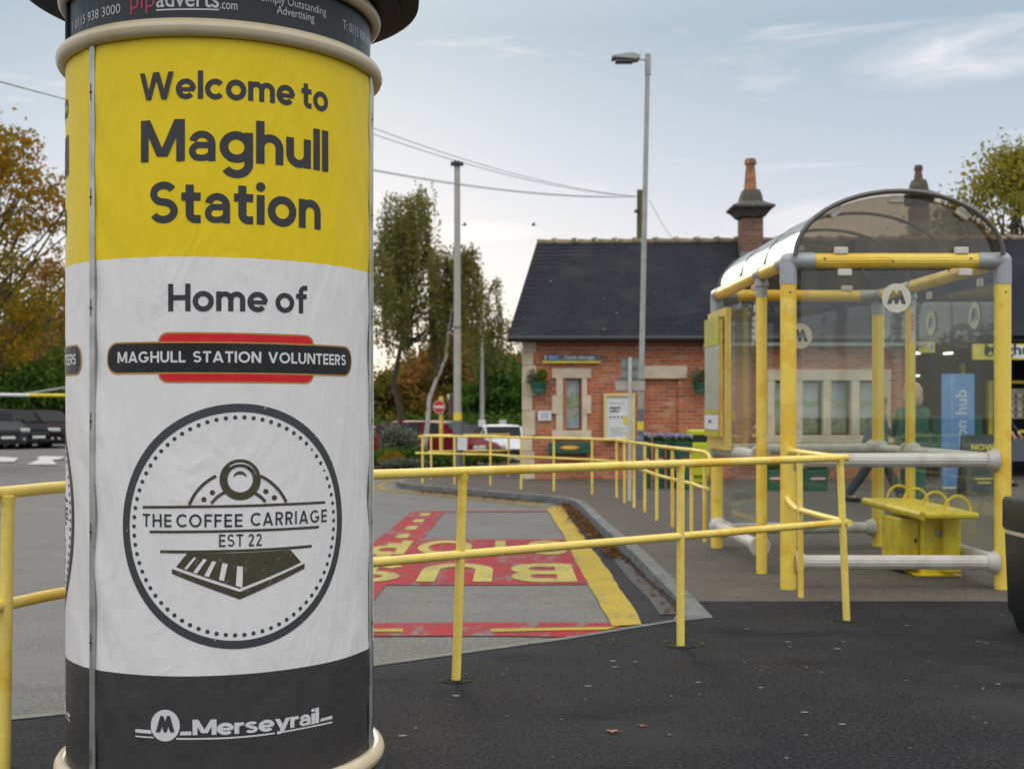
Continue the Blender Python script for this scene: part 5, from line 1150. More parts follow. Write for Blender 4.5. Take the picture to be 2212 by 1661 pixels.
# lime bin, tubs, troughs
lb = thing('litter_bin', (wx(1509)*23.0/YF, 23.0, 0), 'lime yellow litter bin with a hooded lid against the brick wall', 'litter bin'); xb_ = wx(1509)*23.0/YF
obj('body', MB().bbox((xb_-.19,22.8,.13),(xb_+.19,23.2,.78),.05), 'lime', lb, smooth=True); obj('base', MB().bbox((xb_-.15,22.85,.0),(xb_+.15,23.15,.13),.03), 'lime', lb); obj('opening', MB().bbox((xb_-.14,22.82,.78),(xb_+.14,23.18,.92),.02), 'black', lb); obj('hood', MB().bbox((xb_-.215,22.78,.91),(xb_+.215,23.22,1.02),.04), 'lime', lb, smooth=True)
for sx in (-.17,.14): obj('side_post', MB().box((xb_+sx,22.84,.78),(xb_+sx+.03,23.16,.91)), 'lime', lb)
def tub(px, Y, w, hh, label, flowers, mat_='green', badge=True):
    x = (px-CX)/F*Y; t = thing('planter_tub', (x, Y, 0), label, 'planter', 'planters standing on the forecourt'); m = MB()
    pr = [(w*.84,0),(w*.86,.02),(w,hh-.05),(w*1.06,hh-.04),(w*1.06,hh),(w*.95,hh),(w*.93,hh-.04)]
    for q in ([pr],): taper(m, (x, Y), [(a, z) for a, z in pr], .05)
    obj('tub', m, mat_, t)
    if badge:
        bdg = obj('badge', MB().bbox((x-w*.52,Y-w-.014,hh*.50),(x+w*.52,Y-w-.004,hh*.66),.01), 'red', t); obj('badge_bar', MB().bbox((x-w*.62,Y-w-.020,hh*.55),(x+w*.62,Y-w-.0145,hh*.62),.006), 'white', bdg)
    c = np.array((x, Y, hh+.03)); leaves('foliage', c+nr.uniform(-1,1,size=(500,3))*np.array((w*.95,w*.95,.05)), .03, 'l_green', t); leaves('flowers', c+nr.uniform(-1,1,size=(170,3))*np.array((w,w,.04))+np.array((0,0,.06)), .026, flowers, t)
tub(1671, 21.0, .155, .36, 'green tub with yellow flowers seen through the shelter just left of its near corner post', 'l_yflower', 'green_pale'); tub(1760, 21.0, .21, .36, 'wide green tub with yellow flowers and a badge, seen through the shelter glass', 'l_yflower', 'green_pale')
for px, Y, w, lb_ in ((1394,21.6,.10,'slim dark green tub of pale flowers next to the lamp column'),(1424,21.6,.10,'second slim dark green tub of purple flowers from the lamp column'),(1452,21.6,.10,'third slim dark green tub of purple flowers from the lamp column'),(1477,21.2,.14,'square dark green tub of purple flowers beside the lime bin')):
    tub(px, Y, w, .84, lb_, 'l_purple', 'green')
# ================================================================ POLES
lc = thing('lamp_post', (2.02,19.15,0), 'tall slim grey street lamp with a yellow band standing on the block paving', 'street lamp')
top = P(1399.5,118,19.15); bot = Vector((2.02,19.15,0))
obj('base_box', MB().tube([bot, bot+Vector((.005,0,.93)), bot+Vector((.006,0,.955)), bot+Vector((.006,0,.985))], [.072,.072,.066,.045], 12), 'slate_grey', lc)
obj('column', MB().tube([bot+(top-bot)*.13, bot+(top-bot)*.55, top], [.047,.042,.037], 12), 'lamp_grey', lc, smooth=True)
obj('collar', MB().tube([top-Vector((.002,0,.33)), top], .048, 12), 'lamp_grey', lc, smooth=True)
obj('lower_column', MB().tube([bot+(top-bot)*.12, bot+(top-bot)*.20], .0485, 12), 'slate_grey', lc, smooth=True)
obj('yellow_band', MB().tube([bot+(top-bot)*.152, bot+(top-bot)*.172], .0505, 12), 'sign_yellow', lc)
ha = top-Vector((0,0,.10)); obj('arm', MB().tube([ha, ha+Vector((-.14,0,.02)), ha+Vector((-.26,0,.03))], .013, 8), 'lamp_grey', lc)
hd = MB(); hz_ = ha.z+.03; hx = ha.x; hd.prism([(hx-.58,hz_+.0),(hx-.22,hz_-.03),(hx-.14,hz_-.02),(hx-.12,hz_+.03),(hx-.16,hz_+.04),(hx-.25,hz_+.065),(hx-.36,hz_+.055),(hx-.56,hz_+.022)], 'y', 19.02, 19.28); obj('lamp_head', hd, 'lamp_grey', lc)
obj('lamp_lens', MB().box((hx-.52,19.05,hz_-.06),(hx-.24,19.25,hz_-.035)), 'striplight' if False else 'slate_grey', lc)
pl = thing('pole', (-1.105,24.6,0), 'tall pale concrete pole with grey foot, yellow band and dark cap behind the island rail', 'pole')
b0 = P(989,1030,24.6); b0.z = 0; t0_ = P(987.5,354,24.6)
obj('shaft', MB().tube([Vector((b0.x,24.6,0)), Vector((b0.x-.005,24.6,1.35)), Vector((b0.x-.01,24.6,3.0)), t0_], [.086,.082,.074,.060], 14), 'pole_grey', pl, smooth=True)
obj('foot', MB().tube([(b0.x+.01,24.6,0),(b0.x,24.6,1.18)], .105, 14), 'slate_grey', pl, smooth=True); obj('yellow_band', MB().tube([(b0.x,24.6,1.18),(b0.x,24.6,1.34)], .092, 14), 'sign_yellow', pl)
obj('cap', MB().tube([t0_, t0_+Vector((0,0,.05))], [.07,.075], 12), 'black', pl); obj('cap_bracket', MB().box((t0_.x-.13,24.5,t0_.z-.05),(t0_.x+.13,24.6,t0_.z+.02)), 'black', pl); obj('joint_ring', MB().tube([(b0.x-.012,24.6,3.05),(b0.x-.012,24.6,3.10)], .080, 14), 'slate_grey', pl)
obj('control_box', MB().bbox((b0.x-.0,24.36,.58),(b0.x+.20,24.5,.84),.01), 'white', pl)
bs_ = thing('sign_board', (P(976,0,24.9).x,24.9,.95), 'brown edged sign board seen edge-on fixed to the left of the tall pale pole', 'sign'); obj('board', MB().bbox((P(969,0,24.9).x,24.75,P(0,905,24.9).z),(P(981,0,24.9).x,25.0,P(0,853,24.9).z),.01), 'wood', bs_); obj('corner', MB().prism([(P(966,0,24.9).x,P(0,852,24.9).z),(P(972,0,24.9).x,P(0,852,24.9).z),(P(970,0,24.9).x,P(0,866,24.9).z)], 'y', 24.74, 24.76), 'white', bs_)
sp_ = thing('sign_post', ((1361-CX)/F*18.5,18.5,0), 'slim pale post with grey backs of several sign panels before the brick wall', 'sign post'); xs0 = (1361-CX)/F*18.5
obj('post', MB().tube([(xs0-.01,18.5,0),(xs0,18.5,P(0,772,18.5).z)], .030, 12), 'white_tube', sp_, smooth=True)
M['panel_back'] = mat('grey_green_sign_back', (.20,.24,.21), .45); M['panel_light'] = mat('pale_sign_back', (.42,.38,.33), .5)
Q = lambda px, py: (P(px,0,18.55).x, P(0,py,18.55).z)
for a, b, y0, y1, m in ((1342.5,1379,774,793.5,'panel_back'),(1342.5,1379,796.5,817,'panel_back'),(1330,1393,819.5,845,'panel_light')):
    (xa,za),(xb,zb_) = Q(a,y1), Q(b,y0); o = obj('sign_panel', MB().bbox((xa,18.54,za),(xb,18.56,zb_),.006), m, sp_)
    fr_ = MB(); fr_.box((xa,18.53,zb_-.012),(xb,18.57,zb_+.008)); fr_.box((xa,18.53,za-.008),(xb,18.57,za+.012)); obj('channel', fr_, 'slate_grey', o)
ne = thing('no_entry_sign', (P(953,0,30).x,30,rh(P(953,0,30).x,30)), 'round red no entry sign with white bar on a yellow post in the bed', 'road sign'); xn = P(953,0,30).x; zn = P(0,879,30).z
obj('post', MB().tube([(xn,30,rh(xn,30)),(xn,30,P(0,856,30).z)], .052, 12), 'rail', ne, smooth=True); xn2 = P(949,0,30).x
dd = obj('disc', MB().prism([(xn2+.145*math.cos(2*PI*k/32), zn+.165*math.sin(2*PI*k/32)) for k in range(32)], 'y', 29.90, 29.93), 'red', ne); obj('white_bar', MB().box((xn2-.115,29.893,zn-.03),(xn2+.115,29.899,zn+.03)), 'white', dd)
lr_ = []
for i in range(32):
    a, b = 2*PI*i/32, 2*PI*(i+1)/32; lr_.append([(xn2+r*math.cos(t), 29.897, zn+r*1.13*math.sin(t)) for r, t in ((.148,a),(.148,b),(.136,b),(.136,a))])
mb = MB(); [mb.add(q, [(0,1,2,3)]) for q in lr_]; obj('white_rim', mb, 'white', dd, fix=False)
l2 = thing('lamp_post', (P(1041,0,44).x,44,rh(-1.1,44)), 'distant thin pale lamp column in the car park left of the station roof', 'street lamp'); x2 = P(1041,0,44).x
obj('column', MB().tube([(x2,44,rh(x2,44)),(x2,44,3),(x2,44,P(0,598,44).z)], [.09,.07,.05], 10), 'pole_grey', l2, smooth=True); obj('cabinet', MB().bbox((x2-.13,43.85,P(0,928,44).z),(x2+.13,44.0,P(0,907,44).z),.02), 'white', l2); obj('lamp_head', MB().bbox((x2-.5,43.9,P(0,600,44).z),(x2+.02,44.1,P(0,594,44).z),.02), 'lamp_grey', l2)
tp = thing('telegraph_pole', (P(1384,0,33).x,33,0), 'weathered wooden telegraph pole rising behind the station roof', 'telegraph pole'); x3 = P(1383.5,0,33).x; z3 = P(0,411,33).z
obj('shaft', MB().tube([(x3,33,-.3),(x3,33,z3)], [.15,.095], 12), 'wood_pole', tp, smooth=True); obj('insulator', MB().box((x3-.18,32.85,P(0,460,33).z),(x3-.05,33,P(0,455,33).z)), 'black', tp)
def wire(label, a, b, sag, r=.008, bow=0):
    a, b = Vector(a), Vector(b); pts = []
    for i in range(25): t = i/24; p = a.lerp(b, t); p.z -= sag*4*t*(1-t); pts.append(p)
    t = obj('overhead_wire', MB().tube(pts, r, 5), 'wire', at=tuple(a)); tag(t, label, 'wire', 'wires to the telegraph pole')
e_ = P(1379,425,33)
wire('overhead wire crossing lowest in front of the sky to the telegraph pole', P(0,70,14)+(P(0,70,14)-e_)*.35, e_, .75); wire('overhead wire running just beneath its twin above the poster column left edge', P(0,78,14)+(P(0,78,14)-e_)*.35, e_, .70)
wire('uppermost overhead wire sloping from above the column to the telegraph pole', P(400,40,16)+(P(400,40,16)-e_)*.3, e_, .62); wire('second overhead wire from the top sloping to the telegraph pole', P(400,62,16)+(P(400,62,16)-e_)*.3, e_, .62)
wire('short faint wire dropping right from the telegraph pole behind the roof', P(1402,432,33), P(1475,545,40), .1, .007)
# height barrier over the car park entrance
hb = thing('height_barrier', (-16,40,0), 'white and yellow height barrier bar across the car park entrance at the far left', 'barrier')
def bar3(n_, a, b, r, m): return obj(n_, MB().tube([a, b], r, 10), m, hb, smooth=True)
bar3('bar', P(-120,851,40), P(65,853.5,40), .055, 'white'); bar3('yellow_bar', P(65,853.5,40), P(300,855,40), .055, 'sign_yellow'); bar3('brace', P(55,851,41), P(300,812,41), .035, 'lamp_grey')
for px in (-120, 300): q = P(px,854,40); bar3('upright', (q.x,40,rh(q.x,40)), (q.x,40,q.z), .07, 'sign_yellow')

# ================================================================ CARS
def car(name, label, L=4.0, Wd=1.72, H=1.48, paint=(.02,.02,.025), loc=(0,0), rz=0, style='hatch', plate=True, lamps=True, amber=False):
    key = 'car_%g_%g_%g' % paint
    if key not in M:
        M[key] = mat(key, paint, .5, c2=tuple(v*.9 for v in paint), coat=0, spec=.06 if sum(paint) < .2 else .2)
    z = rh(*loc); t = thing(name, (0,0,0), label, 'car', 'parked cars in the far car park'); w = Wd/2
    # stations: x from front (0) to back (L): (x, half width low, belt z, half width belt, roof z, half width roof)
    k = H/1.48; B = .95*k
    if style == 'suv': B = 1.02*k
    st_ = [(0,.62*w,.62*k,.66*w,None),(.07,.86*w,.72*k,.84*w,None),(.35,.96*w,.80*k,.92*w,None),(.80,w,.90*k,.95*w,None),(1.12,w,B,.96*w,B+.01),(1.75 if style != 'suv' else 1.55,w,B+.01,.97*w,H-.05),(2.3,w,B+.02,.97*w,H),(L-1.0,w,B+.03,.96*w,H-.02),(L-.45,.98*w,B+.04,.92*w,H-.10),(L-.12,.93*w,B+.02,.88*w,B+.10),(L,.80*w,.80*k,.78*w,None)]
    body, gl = MB(), MB(); rings = []
    for x, wl_, zb, wb_, zr_ in st_:
        wr = wb_*.76; zr2 = zr_ if zr_ is not None else zb; wr2 = wr if zr_ is not None else wb_*.93
        rings.append([(-wl_*.92,x,.20),(-wl_,x,.36),(-wl_*1.0,x,zb-.14),(-wb_,x,zb),(-wr2,x,zr2-(0 if zr_ else -.02)),(-wr2*.5,x,zr2+.03),(wr2*.5,x,zr2+.03),(wr2,x,zr2-(0 if zr_ else -.02)),(wb_,x,zb),(wl_,x,zb-.14),(wl_,x,.36),(wl_*.92,x,.20)])
    n = 12; base = sum(rings, []); body.add(base, [])
    def inset(q, f, o):
        q = [Vector(p) for p in q]; c = sum(q, Vector())/len(q); nn = (q[1]-q[0]).cross(q[2]-q[0]).normalized()
        if nn.dot(c-Vector((0, L/2, .8))) < 0: nn = -nn
        gl.add([c+(p-c)*f+nn*o for p in q], [(0,1,2,3)])
    for j in range(len(rings)-1):
        cab = st_[j][4] is not None and st_[j+1][4] is not None
        for i in range(n-1):
            f = (j*n+i, j*n+i+1, (j+1)*n+i+1, (j+1)*n+i); side = i in (3, 7); topf = i in (4,5,6)
            screen = topf and j in (4, 8)
            body.f.append(f); body.m.append(0)
            if cab and side and 4 <= j <= 8: inset([base[k_] for k_ in f], .84, .012)
        if j in (4, 8): inset([base[j*n+4], base[j*n+7], base[(j+1)*n+7], base[(j+1)*n+4]], .90, .045)
    body.f += [tuple(range(n)), tuple(range((len(rings)-1)*n, len(rings)*n))]; body.m += [0, 0]
    b = obj('body', body, key, t, smooth=True, ang=32); obj('windows', gl, 'carglass', t, smooth=True, ang=32)
    for sx in (-1,1):
        for y in (.78, L-.80):
            wh = MB().tube([(sx*(w-.20),y,.31),(sx*(w-.17),y,.31),(sx*(w+.0),y,.31),(sx*(w+.012),y,.31)], [.27,.31,.31,.28], 20); wo = obj('wheel', wh, 'rubber', t, smooth=True)
            obj('rim', MB().tube([(sx*(w+.008),y,.31),(sx*(w+.018),y,.31)], [.20,.17], 14), 'chrome', wo)
        if lamps:
            hl = MB().bbox((sx*w*.74-.19, -.01, .63*k),(sx*w*.74+.17,.34,.78*k),.06); obj('headlamp', hl, 'lampglass', t, smooth=True)
            obj('fog_lamp', MB().tube([(sx*w*.66,-.035,.38),(sx*w*.66,.06,.38)], .05, 10), 'lampglass', t)
        if amber: obj('indicator', MB().bbox((sx*w*.90-.05,-.03,.62),(sx*w*.90+.05,.1,.72),.02), 'amber', t)
        obj('mirror', MB().bbox((sx*(w+.07)-.08,1.25,B),(sx*(w+.07)+.08,1.38,B+.14),.03), key, t)
    up2 = .10 if style == 'suv' else 0; obj('grille', MB().bbox((-.46,-.045,.48*k+up2*.5),(.46,.08,.62*k+up2),.04), 'black', t); obj('lower_grille', MB().bbox((-.5,-.03,.26),(.5,.08,.36),.03), 'black', t)
    if plate: p = obj('number_plate', MB().box((-.26,-.05,.40),(.26,-.036,.50)), 'white', t)
    t.location = (loc[0], loc[1], z); t.rotation_euler = (0,0,rz); return t
def cx_(px, Y): return (px-CX)/F*Y
car('parked_car', 'silver grey car with a wide grille, cut off by the left edge of the frame', 4.3, 1.8, 1.5, (.045,.048,.052), (cx_(17,45.5),45.5), R(40), 'suv')
car('parked_car', 'small black hatchback with round pale headlamps, second from the left edge', 3.2, 1.68, 1.50, (.012,.013,.018), (cx_(83,46.5),46.5), R(48))
car('parked_car', 'dark plum car with a bright headlamp just left of the poster column', 3.9, 1.75, 1.48, (.022,.012,.014), (cx_(156,47.5),47.5), R(52))
car('parked_car', 'black car mostly hidden behind the column left edge, farthest right of its row', 4.0, 1.75, 1.5, (.01,.012,.018), (cx_(150,53),53), R(28))
car('parked_car', 'red people carrier with a grey roof line parked behind the yellow island rail', 4.6, 1.85, 1.62, (.15,.010,.014), (cx_(1068,39.5),39.5), R(62), 'suv')
car('parked_car', 'white hatchback half hidden behind the shrubs right of the poster column', 4.1, 1.76, 1.48, (.55,.56,.57), (cx_(880,47),47), R(62))
car('moving_car', 'white car with an amber indicator lit, nosing out beside the station corner', 4.2, 1.78, 1.5, (.62,.64,.66), (cx_(1101,40.5),40.5), R(9), 'suv', amber=True)
car('parked_car', 'dark saloon with a pale roof between the red and the white car', 4.3, 1.78, 1.45, (.02,.022,.027), (cx_(1085,50),50), R(40))
car('parked_car', 'dark grey hatchback parked behind the thin lamp column', 4.0, 1.74, 1.45, (.03,.033,.04), (cx_(1040,53),53), R(30))
car('parked_car', 'bright red car of which only the roof shows behind the dark cars', 4.0, 1.74, 1.5, (.35,.015,.02), (cx_(1075,61),61), R(50))
car('parked_car', 'dark blue car at the very back of the car park left of the station corner', 4.0, 1.74, 1.6, (.02,.03,.06), (cx_(1108,62),62), R(20))
car('parked_car', 'white car between the poster column and the birch trunk', 4.0, 1.74, 1.5, (.5,.51,.52), (cx_(825,44),44), R(60))
bo_ = thing('sign_board', (cx_(1085,48),48,rh(0,48)), 'small white car park notice on a post above the parked cars', 'sign'); q = P(1085,0,48); obj('panel', MB().bbox((q.x-.12,47.95,P(0,933,48).z),(q.x+.16,48,P(0,907,48).z),.01), 'white', bo_); obj('post', MB().tube([(q.x,48.03,rh(q.x,48)),(q.x,48.03,P(0,907,48).z)], .04, 8), 'lamp_grey', bo_)

# ================================================================ TREES, HEDGES, SHRUBS
def limb(mb, a, b, r0, r1, wob=.1, n=5):
    a, b = Vector(a), Vector(b); pts = []; rs = []
    for i in range(n+1):
        t = i/n; p = a.lerp(b, t); L = (b-a).length
        if 0 < i < n: p += Vector((rnd.gauss(0,1), rnd.gauss(0,1), rnd.gauss(0,.5)))*wob*L*.25
        pts.append(p); rs.append(r0+(r1-r0)*t)
    mb.tube(pts, rs, 7); return pts
def tree(name, label, x, y, H, rad_, m, bark='bark', n=9000, leaf=.075, base=.3, clus=60, spread=.42, group='trees beyond the car park', z=None, lean=(0,0), gaps=.0):
    z = rh(x, y)-.05 if z is None else z; t = thing(name, (x, y, z), label, 'tree', group); tr = MB()
    topx, topy = x+lean[0], y+lean[1]
    sp = limb(tr, (x,y,z), (topx, topy, z+H*.86), .035*H**.9, .02, .05, 8); cs = []
    for i in range(clus):
        u = base+(1-base)*rnd.random()**.85; zc_ = z+H*u; k = (u-base)/(1-base); rr = rad_*(math.sin(PI*min(1, .16+k*.86))**.65)*(.45+.6*rnd.random()); a = rnd.random()*2*PI
        ax = x+lean[0]*u; ay = y+lean[1]*u; c = Vector((ax+rr*math.cos(a), ay+rr*math.sin(a), zc_)); cs.append((c, .5+.8*rnd.random()))
        if i % 2 == 0: s = sp[min(len(sp)-1, max(1, int(u*7)-1))]; limb(tr, s, c, .012*H*.5, .012, .14, 4)
    obj('trunk', tr, bark, t, smooth=True)
    w = np.array([c[1]**2 for c in cs]); w /= w.sum(); idx = nr.choice(len(cs), n, p=w); C = np.array([tuple(c[0]) for c in cs]); s = np.array([c[1] for c in cs])*spread*rad_*.42
    off = nr.normal(size=(n,3)); off *= np.array((1,1,.62)); pts = C[idx]+off*s[idx][:,None]
    pts = pts[pts[:,2] > z+.1*H]
    leaves('crown', pts, leaf, m, t); return t
def weeping(name, label, x, y, H, rad_, m, n=200, leaf=.05, lean=(0,0), bark='birch', group='weeping birches in the car park', dens=46, z=None, zlow=1.2):
    z = rh(x, y)-.05 if z is None else z; t = thing(name, (x, y, z), label, 'tree', group); tr = MB(); tw = MB()
    sp = limb(tr, (x,y,z), (x+lean[0], y+lean[1], z+H*.93), .0135*H, .012, .05, 9); pts = []
    nb = max(8, n//9); arms = [(.34+.60*rnd.random()**.8, rnd.random()*2*PI, .12+1.0*rnd.random()) for _ in range(nb)]
    for i in range(n):
        u, a, q = arms[i % nb]; u += rnd.gauss(0,.012); a += rnd.gauss(0,.09); s = Vector((x+lean[0]*u, y+lean[1]*u, z+H*u)); rr = rad_*(1.15-u*.72)*q*(.80+.24*rnd.random())
        e = s+Vector((rr*math.cos(a), rr*math.sin(a), H*(.03+.09*rnd.random())))
        if e.z > z+H: e.z = z+H*(.93+.07*rnd.random())
        if i % 3 == 0: limb(tw, s, e, .03, .008, .1, 4)
        L = min((.16+.66*rnd.random()**.9)*H*.55, e.z-zlow-rnd.random()*1.0)
        if L < .25: continue
        k = int(dens*L/2); dx_, dy_ = rnd.gauss(.02,.05), rnd.gauss(0,.05)
        limb(tw, e, e+Vector((dx_*L,dy_*L,-L)), .006, .002, .05, 4)
        for j in range(k):
            v = rnd.random(); sg = .025+.085*(1-v)
            pts.append((e.x+dx_*L*v+rnd.gauss(0,sg)+math.cos(a)*.12*math.sin(v*PI), e.y+dy_*L*v+rnd.gauss(0,sg), e.z-L*v+rnd.gauss(0,.05)))
        for j in range(k//5): v = rnd.random(); p = s.lerp(e, v); pts.append((p.x+rnd.gauss(0,.12), p.y+rnd.gauss(0,.12), p.z+rnd.gauss(0,.10)))
    obj('trunk', tr, bark, t, smooth=True); obj('branches', tw, 'bark', t); leaves('crown', pts, leaf, m, t); return t
def bush(name, label, x, y, w, d, h_, m, n=4000, leaf=.07, group=None, z=None, cat='shrub'):
    z = rh(x, y)-.05 if z is None else z; t = thing(name, (x,y,z), label, cat, group); tr = MB()
    for i in range(5): limb(tr, (x+rnd.gauss(0,.1*w),y,z), (x+rnd.uniform(-.7,.7)*w, y+rnd.uniform(-.5,.5)*d, z+h_*.8), .03, .01, .1, 3)
    obj('stems', tr, 'bark', t); k = max(8, int(w*4)); cs = [(x+rnd.uniform(-1,1)*w*.85, y+rnd.uniform(-1,1)*d*.8, z+h_*(.25+.62*rnd.random()**.7)) for _ in range(k)]
    idx = nr.integers(0, k, n); pts = np.array(cs)[idx]+nr.normal(size=(n,3))*np.array((w*.22+.05, d*.3, h_*.13)); pts = pts[pts[:,2] > z]; leaves('foliage', pts, leaf, m, t); return t
# left: autumn trees
tree('autumn_tree', 'big orange and green autumn tree leaning in from the left edge', cx_(-105,30), 30, 9.3, 3.2, 'l_autumn', n=19000, leaf=.065, base=.30, clus=210, spread=.20, group='autumn trees at the left', lean=(.3,0))
tree('autumn_tree', 'russet tree standing behind the orange one beside the column', cx_(110,56), 56, 8.4, 3.2, 'l_russet', n=6500, leaf=.09, base=.3, clus=90, spread=.22, group='autumn trees at the left')
tree('autumn_tree', 'lower orange tree at the far left above the black cars', cx_(10,60), 60, 7.6, 3.6, 'l_autumn', n=7000, leaf=.11, base=.2, clus=80, spread=.26, group='autumn trees at the left')
tree('autumn_tree', 'green-gold tree seen between the orange tree and the column', cx_(75,64), 64, 6.0, 3.6, 'l_olive', n=8000, leaf=.12, base=.1, clus=70, spread=.36, group='autumn trees at the left')
tree('autumn_tree', 'brown leafed tree hidden for the most part behind the left of the column', cx_(190,62), 62, 7.4, 3.4, 'l_russet', n=7000, leaf=.12, base=.1, clus=60, spread=.36, group='autumn trees at the left')
bush('hedge', 'tall green hedge behind the black parked cars at the left', cx_(60,54.5), 54.5, 6.5, 1.0, 4.9, 'l_hedge', n=20000, leaf=.11, cat='hedge'); bush('hedge', 'low green hedge left of the tall one, out at the frame edge', cx_(-180,57), 57, 5, 1.2, 3.6, 'l_green', n=8000, leaf=.12, cat='hedge')
# centre: weeping birches and woodland edge
weeping('weeping_birch', 'tallest weeping birch close beside the poster column', cx_(850,41), 41, 9.8, 3.3, 'l_birch', n=300, leaf=.06, lean=(.55,0), dens=50, bark='bark', zlow=2.9); weeping('weeping_birch', 'weeping birch with pale leaning trunk behind the no entry sign', cx_(905,39), 39, 7.4, 2.5, 'l_birch', n=190, leaf=.055, lean=(1.4,0), dens=48, zlow=2.2)
weeping('weeping_birch', 'slighter weeping birch with hanging twigs nearest the station roof', cx_(1040,46), 46, 7.2, 2.0, 'l_birch', n=130, leaf=.055, lean=(.3,0), dens=36, bark='bark', zlow=2.6); weeping('weeping_birch', 'weeping birch mostly hidden behind the column with one branch showing at its right edge', cx_(770,36), 36, 8.5, 1.6, 'l_birch', n=110, leaf=.05, lean=(-.2,0), dens=50, bark='bark', zlow=3.6)
for px, Y, H, r_, m, lb_ in ((840,66,4.0,3.0,'l_olive','low olive tree in the wood edge right beside the column'),(905,70,5.0,3.2,'l_olive','bushy olive and gold tree behind the birch trunk'),(958,66,6.0,2.6,'l_russet','reddish brown tree behind the no entry sign'),(1010,68,6.6,3.0,'l_olive','gold and olive tree behind the tall pale pole'),
                           (1072,60,4.8,2.0,'l_green','dense dark green conical tree left of the station corner'),(1118,66,4.7,2.2,'l_russet','brown tree just left of the station wall'),(1098,78,5.6,3.0,'l_olive','pale olive tree at the back left of the station roof'),(700,68,5.5,3.5,'l_olive','olive tree hidden behind the poster column'),(1180,74,4.8,3.2,'l_green','green tree behind the station corner'),
                           (620,64,5.2,3.4,'l_russet','russet tree behind the column, second from its right edge'),(530,66,4.8,3.4,'l_green','green tree behind the middle of the column'),(430,63,5.4,3.4,'l_olive','olive tree behind the left half of the column'),(330,66,5.6,3.4,'l_russet','brown tree behind the left part of the column'),(250,62,4.6,3.2,'l_green','green tree behind the column near its left edge')):
    tree('woodland_tree', lb_, cx_(px,Y), Y, H, r_, m, n=9000 if px != 1072 else 11000, leaf=.12, base=.04, clus=75, spread=.36, group='trees of the wood edge', z=-.8)
bush('hedge', 'long low green hedge behind the cars in the centre', cx_(960,58), 58, 7.5, 1.0, 1.9, 'l_green', n=12000, leaf=.10, cat='hedge', z=-.8)
tree('garden_tree', 'yellow-green tree rising behind the station roof at the right edge', cx_(2200,44), 44, 10.6, 3.7, 'l_right', n=24000, leaf=.085, base=.30, clus=130, spread=.32, group=None, z=0)
# planting bed beyond the island
pb = MB().prism([(-3.6,27.2),(-4.6,28.2),(-5.0,31),(-4.4,34),(-.2,34),(.2,28.0),(-1.4,27.0)], 'z', -.6, -.02); struct('planting_bed', pb, 'soil')
for i, (px, Y, w, h_, m, lb_) in enumerate(((830,29.4,.35,.45,'l_green','rounded green shrub nearest the column in the planting bed'),(868,29.0,.5,.5,'l_green','dark green low shrub left of the island rail end'),(846,31.5,.35,.95,'l_grey','tall blue-grey feathery shrub against the parked cars'),(880,32.0,.45,.85,'l_grey','grey-green bush with pale stems by the birch trunk'),(815,30.6,.4,.4,'l_grey','small silver shrub touching the column edge'),
        (864,28.0,.35,.28,'l_grey','low heather clump at the front of the bed'),(892,28.2,.35,.26,'l_grey','grey heather mound beside the rail end'),(935,28.5,.6,.40,'l_green','dark green shrub behind the first rail posts'),(1010,29.0,.8,.36,'l_green','spreading green shrub behind the tall pole foot'),(1030,31,.7,.30,'l_autumn','shrub with orange leaves in front of the red car'),(850,28.9,.2,.4,'l_autumn','small orange-leafed shrub among the green ones'))):
    bush('shrub', lb_, cx_(px,Y), Y, w, .35, h_, m, n=1800, leaf=.035 if Y < 31 else .05, group='shrubs in the planting bed', z=-.03)

# ================================================================ FORECOURT PIECES AND PEOPLE
fb = thing('banner_stand', (cx_(2068,21),21,0), 'tall blue upright banner with pale vertical lettering seen through the shelter glass', 'banner'); xa, xb = cx_(2033,21), cx_(2104,21); zt = P(0,808,21).z
bpn = obj('panel', MB().bbox((xa,20.97,.06),(xb,21.0,zt),.01), 'blue', fb); obj('base', MB().bbox((xa-.02,20.85,0),(xb+.02,21.12,.06),.02), 'galv', fb); M['pale_letter'] = mat('pale_letter', (.55,.62,.7), .5)
flat_text('lettering', 'amazon hub', (cx_(2075,21)+.09,20.965,.30), (0,0,1), (-1,0,0), .20, 'pale_letter', bpn, width=1.45, bold=.02)
af = thing('pavement_board', (cx_(2120,19.6),19.6,0), 'dark chalkboard style pavement sign with yellow capitals behind the shelter glass', 'sign board'); xa, xb = cx_(2084,19.6), cx_(2160,19.6)
M['board_dark'] = mat('dark_board', (.035,.04,.04), .5)
bp = obj('panel', MB().add([(xa,19.5,.0),(xb,19.5,.0),(xb,19.72,.99),(xa,19.72,.99),(xa,19.53,0),(xb,19.53,0),(xb,19.75,.99),(xa,19.75,.99)], [(0,1,2,3),(4,7,6,5),(0,4,5,1),(1,5,6,2),(2,6,7,3),(3,7,4,0)]), 'board_dark', af)
obj('rear_panel', MB().add([(xa,19.98,0),(xb,19.98,0),(xb,19.77,.99),(xa,19.77,.99)], [(0,1,2,3)]), 'board_dark', af, fix=False)
sl2 = Vector((0,.217,.976)); flat_text('lettering', 'NOW', Vector((xa+.13,19.485,.0))+sl2*.76, (1,0,0), sl2, .095, 'sign_yellow', bp, stroke=True, width=.38); flat_text('lettering', 'OPEN', Vector((xa+.11,19.485,.0))+sl2*.62, (1,0,0), sl2, .095, 'sign_yellow', bp, stroke=True, width=.40)
for k in range(2): obj('text_line', MB().add([Vector((xa+.14+.04*k,19.484,0))+sl2*(.28-.07*k)+Vector((x,0,0))+sl2*z for x, z in ((0,0),(.30-.08*k,0),(.30-.08*k,.02),(0,.02))], [(0,1,2,3)]), 'sign_yellow', bp, fix=False)
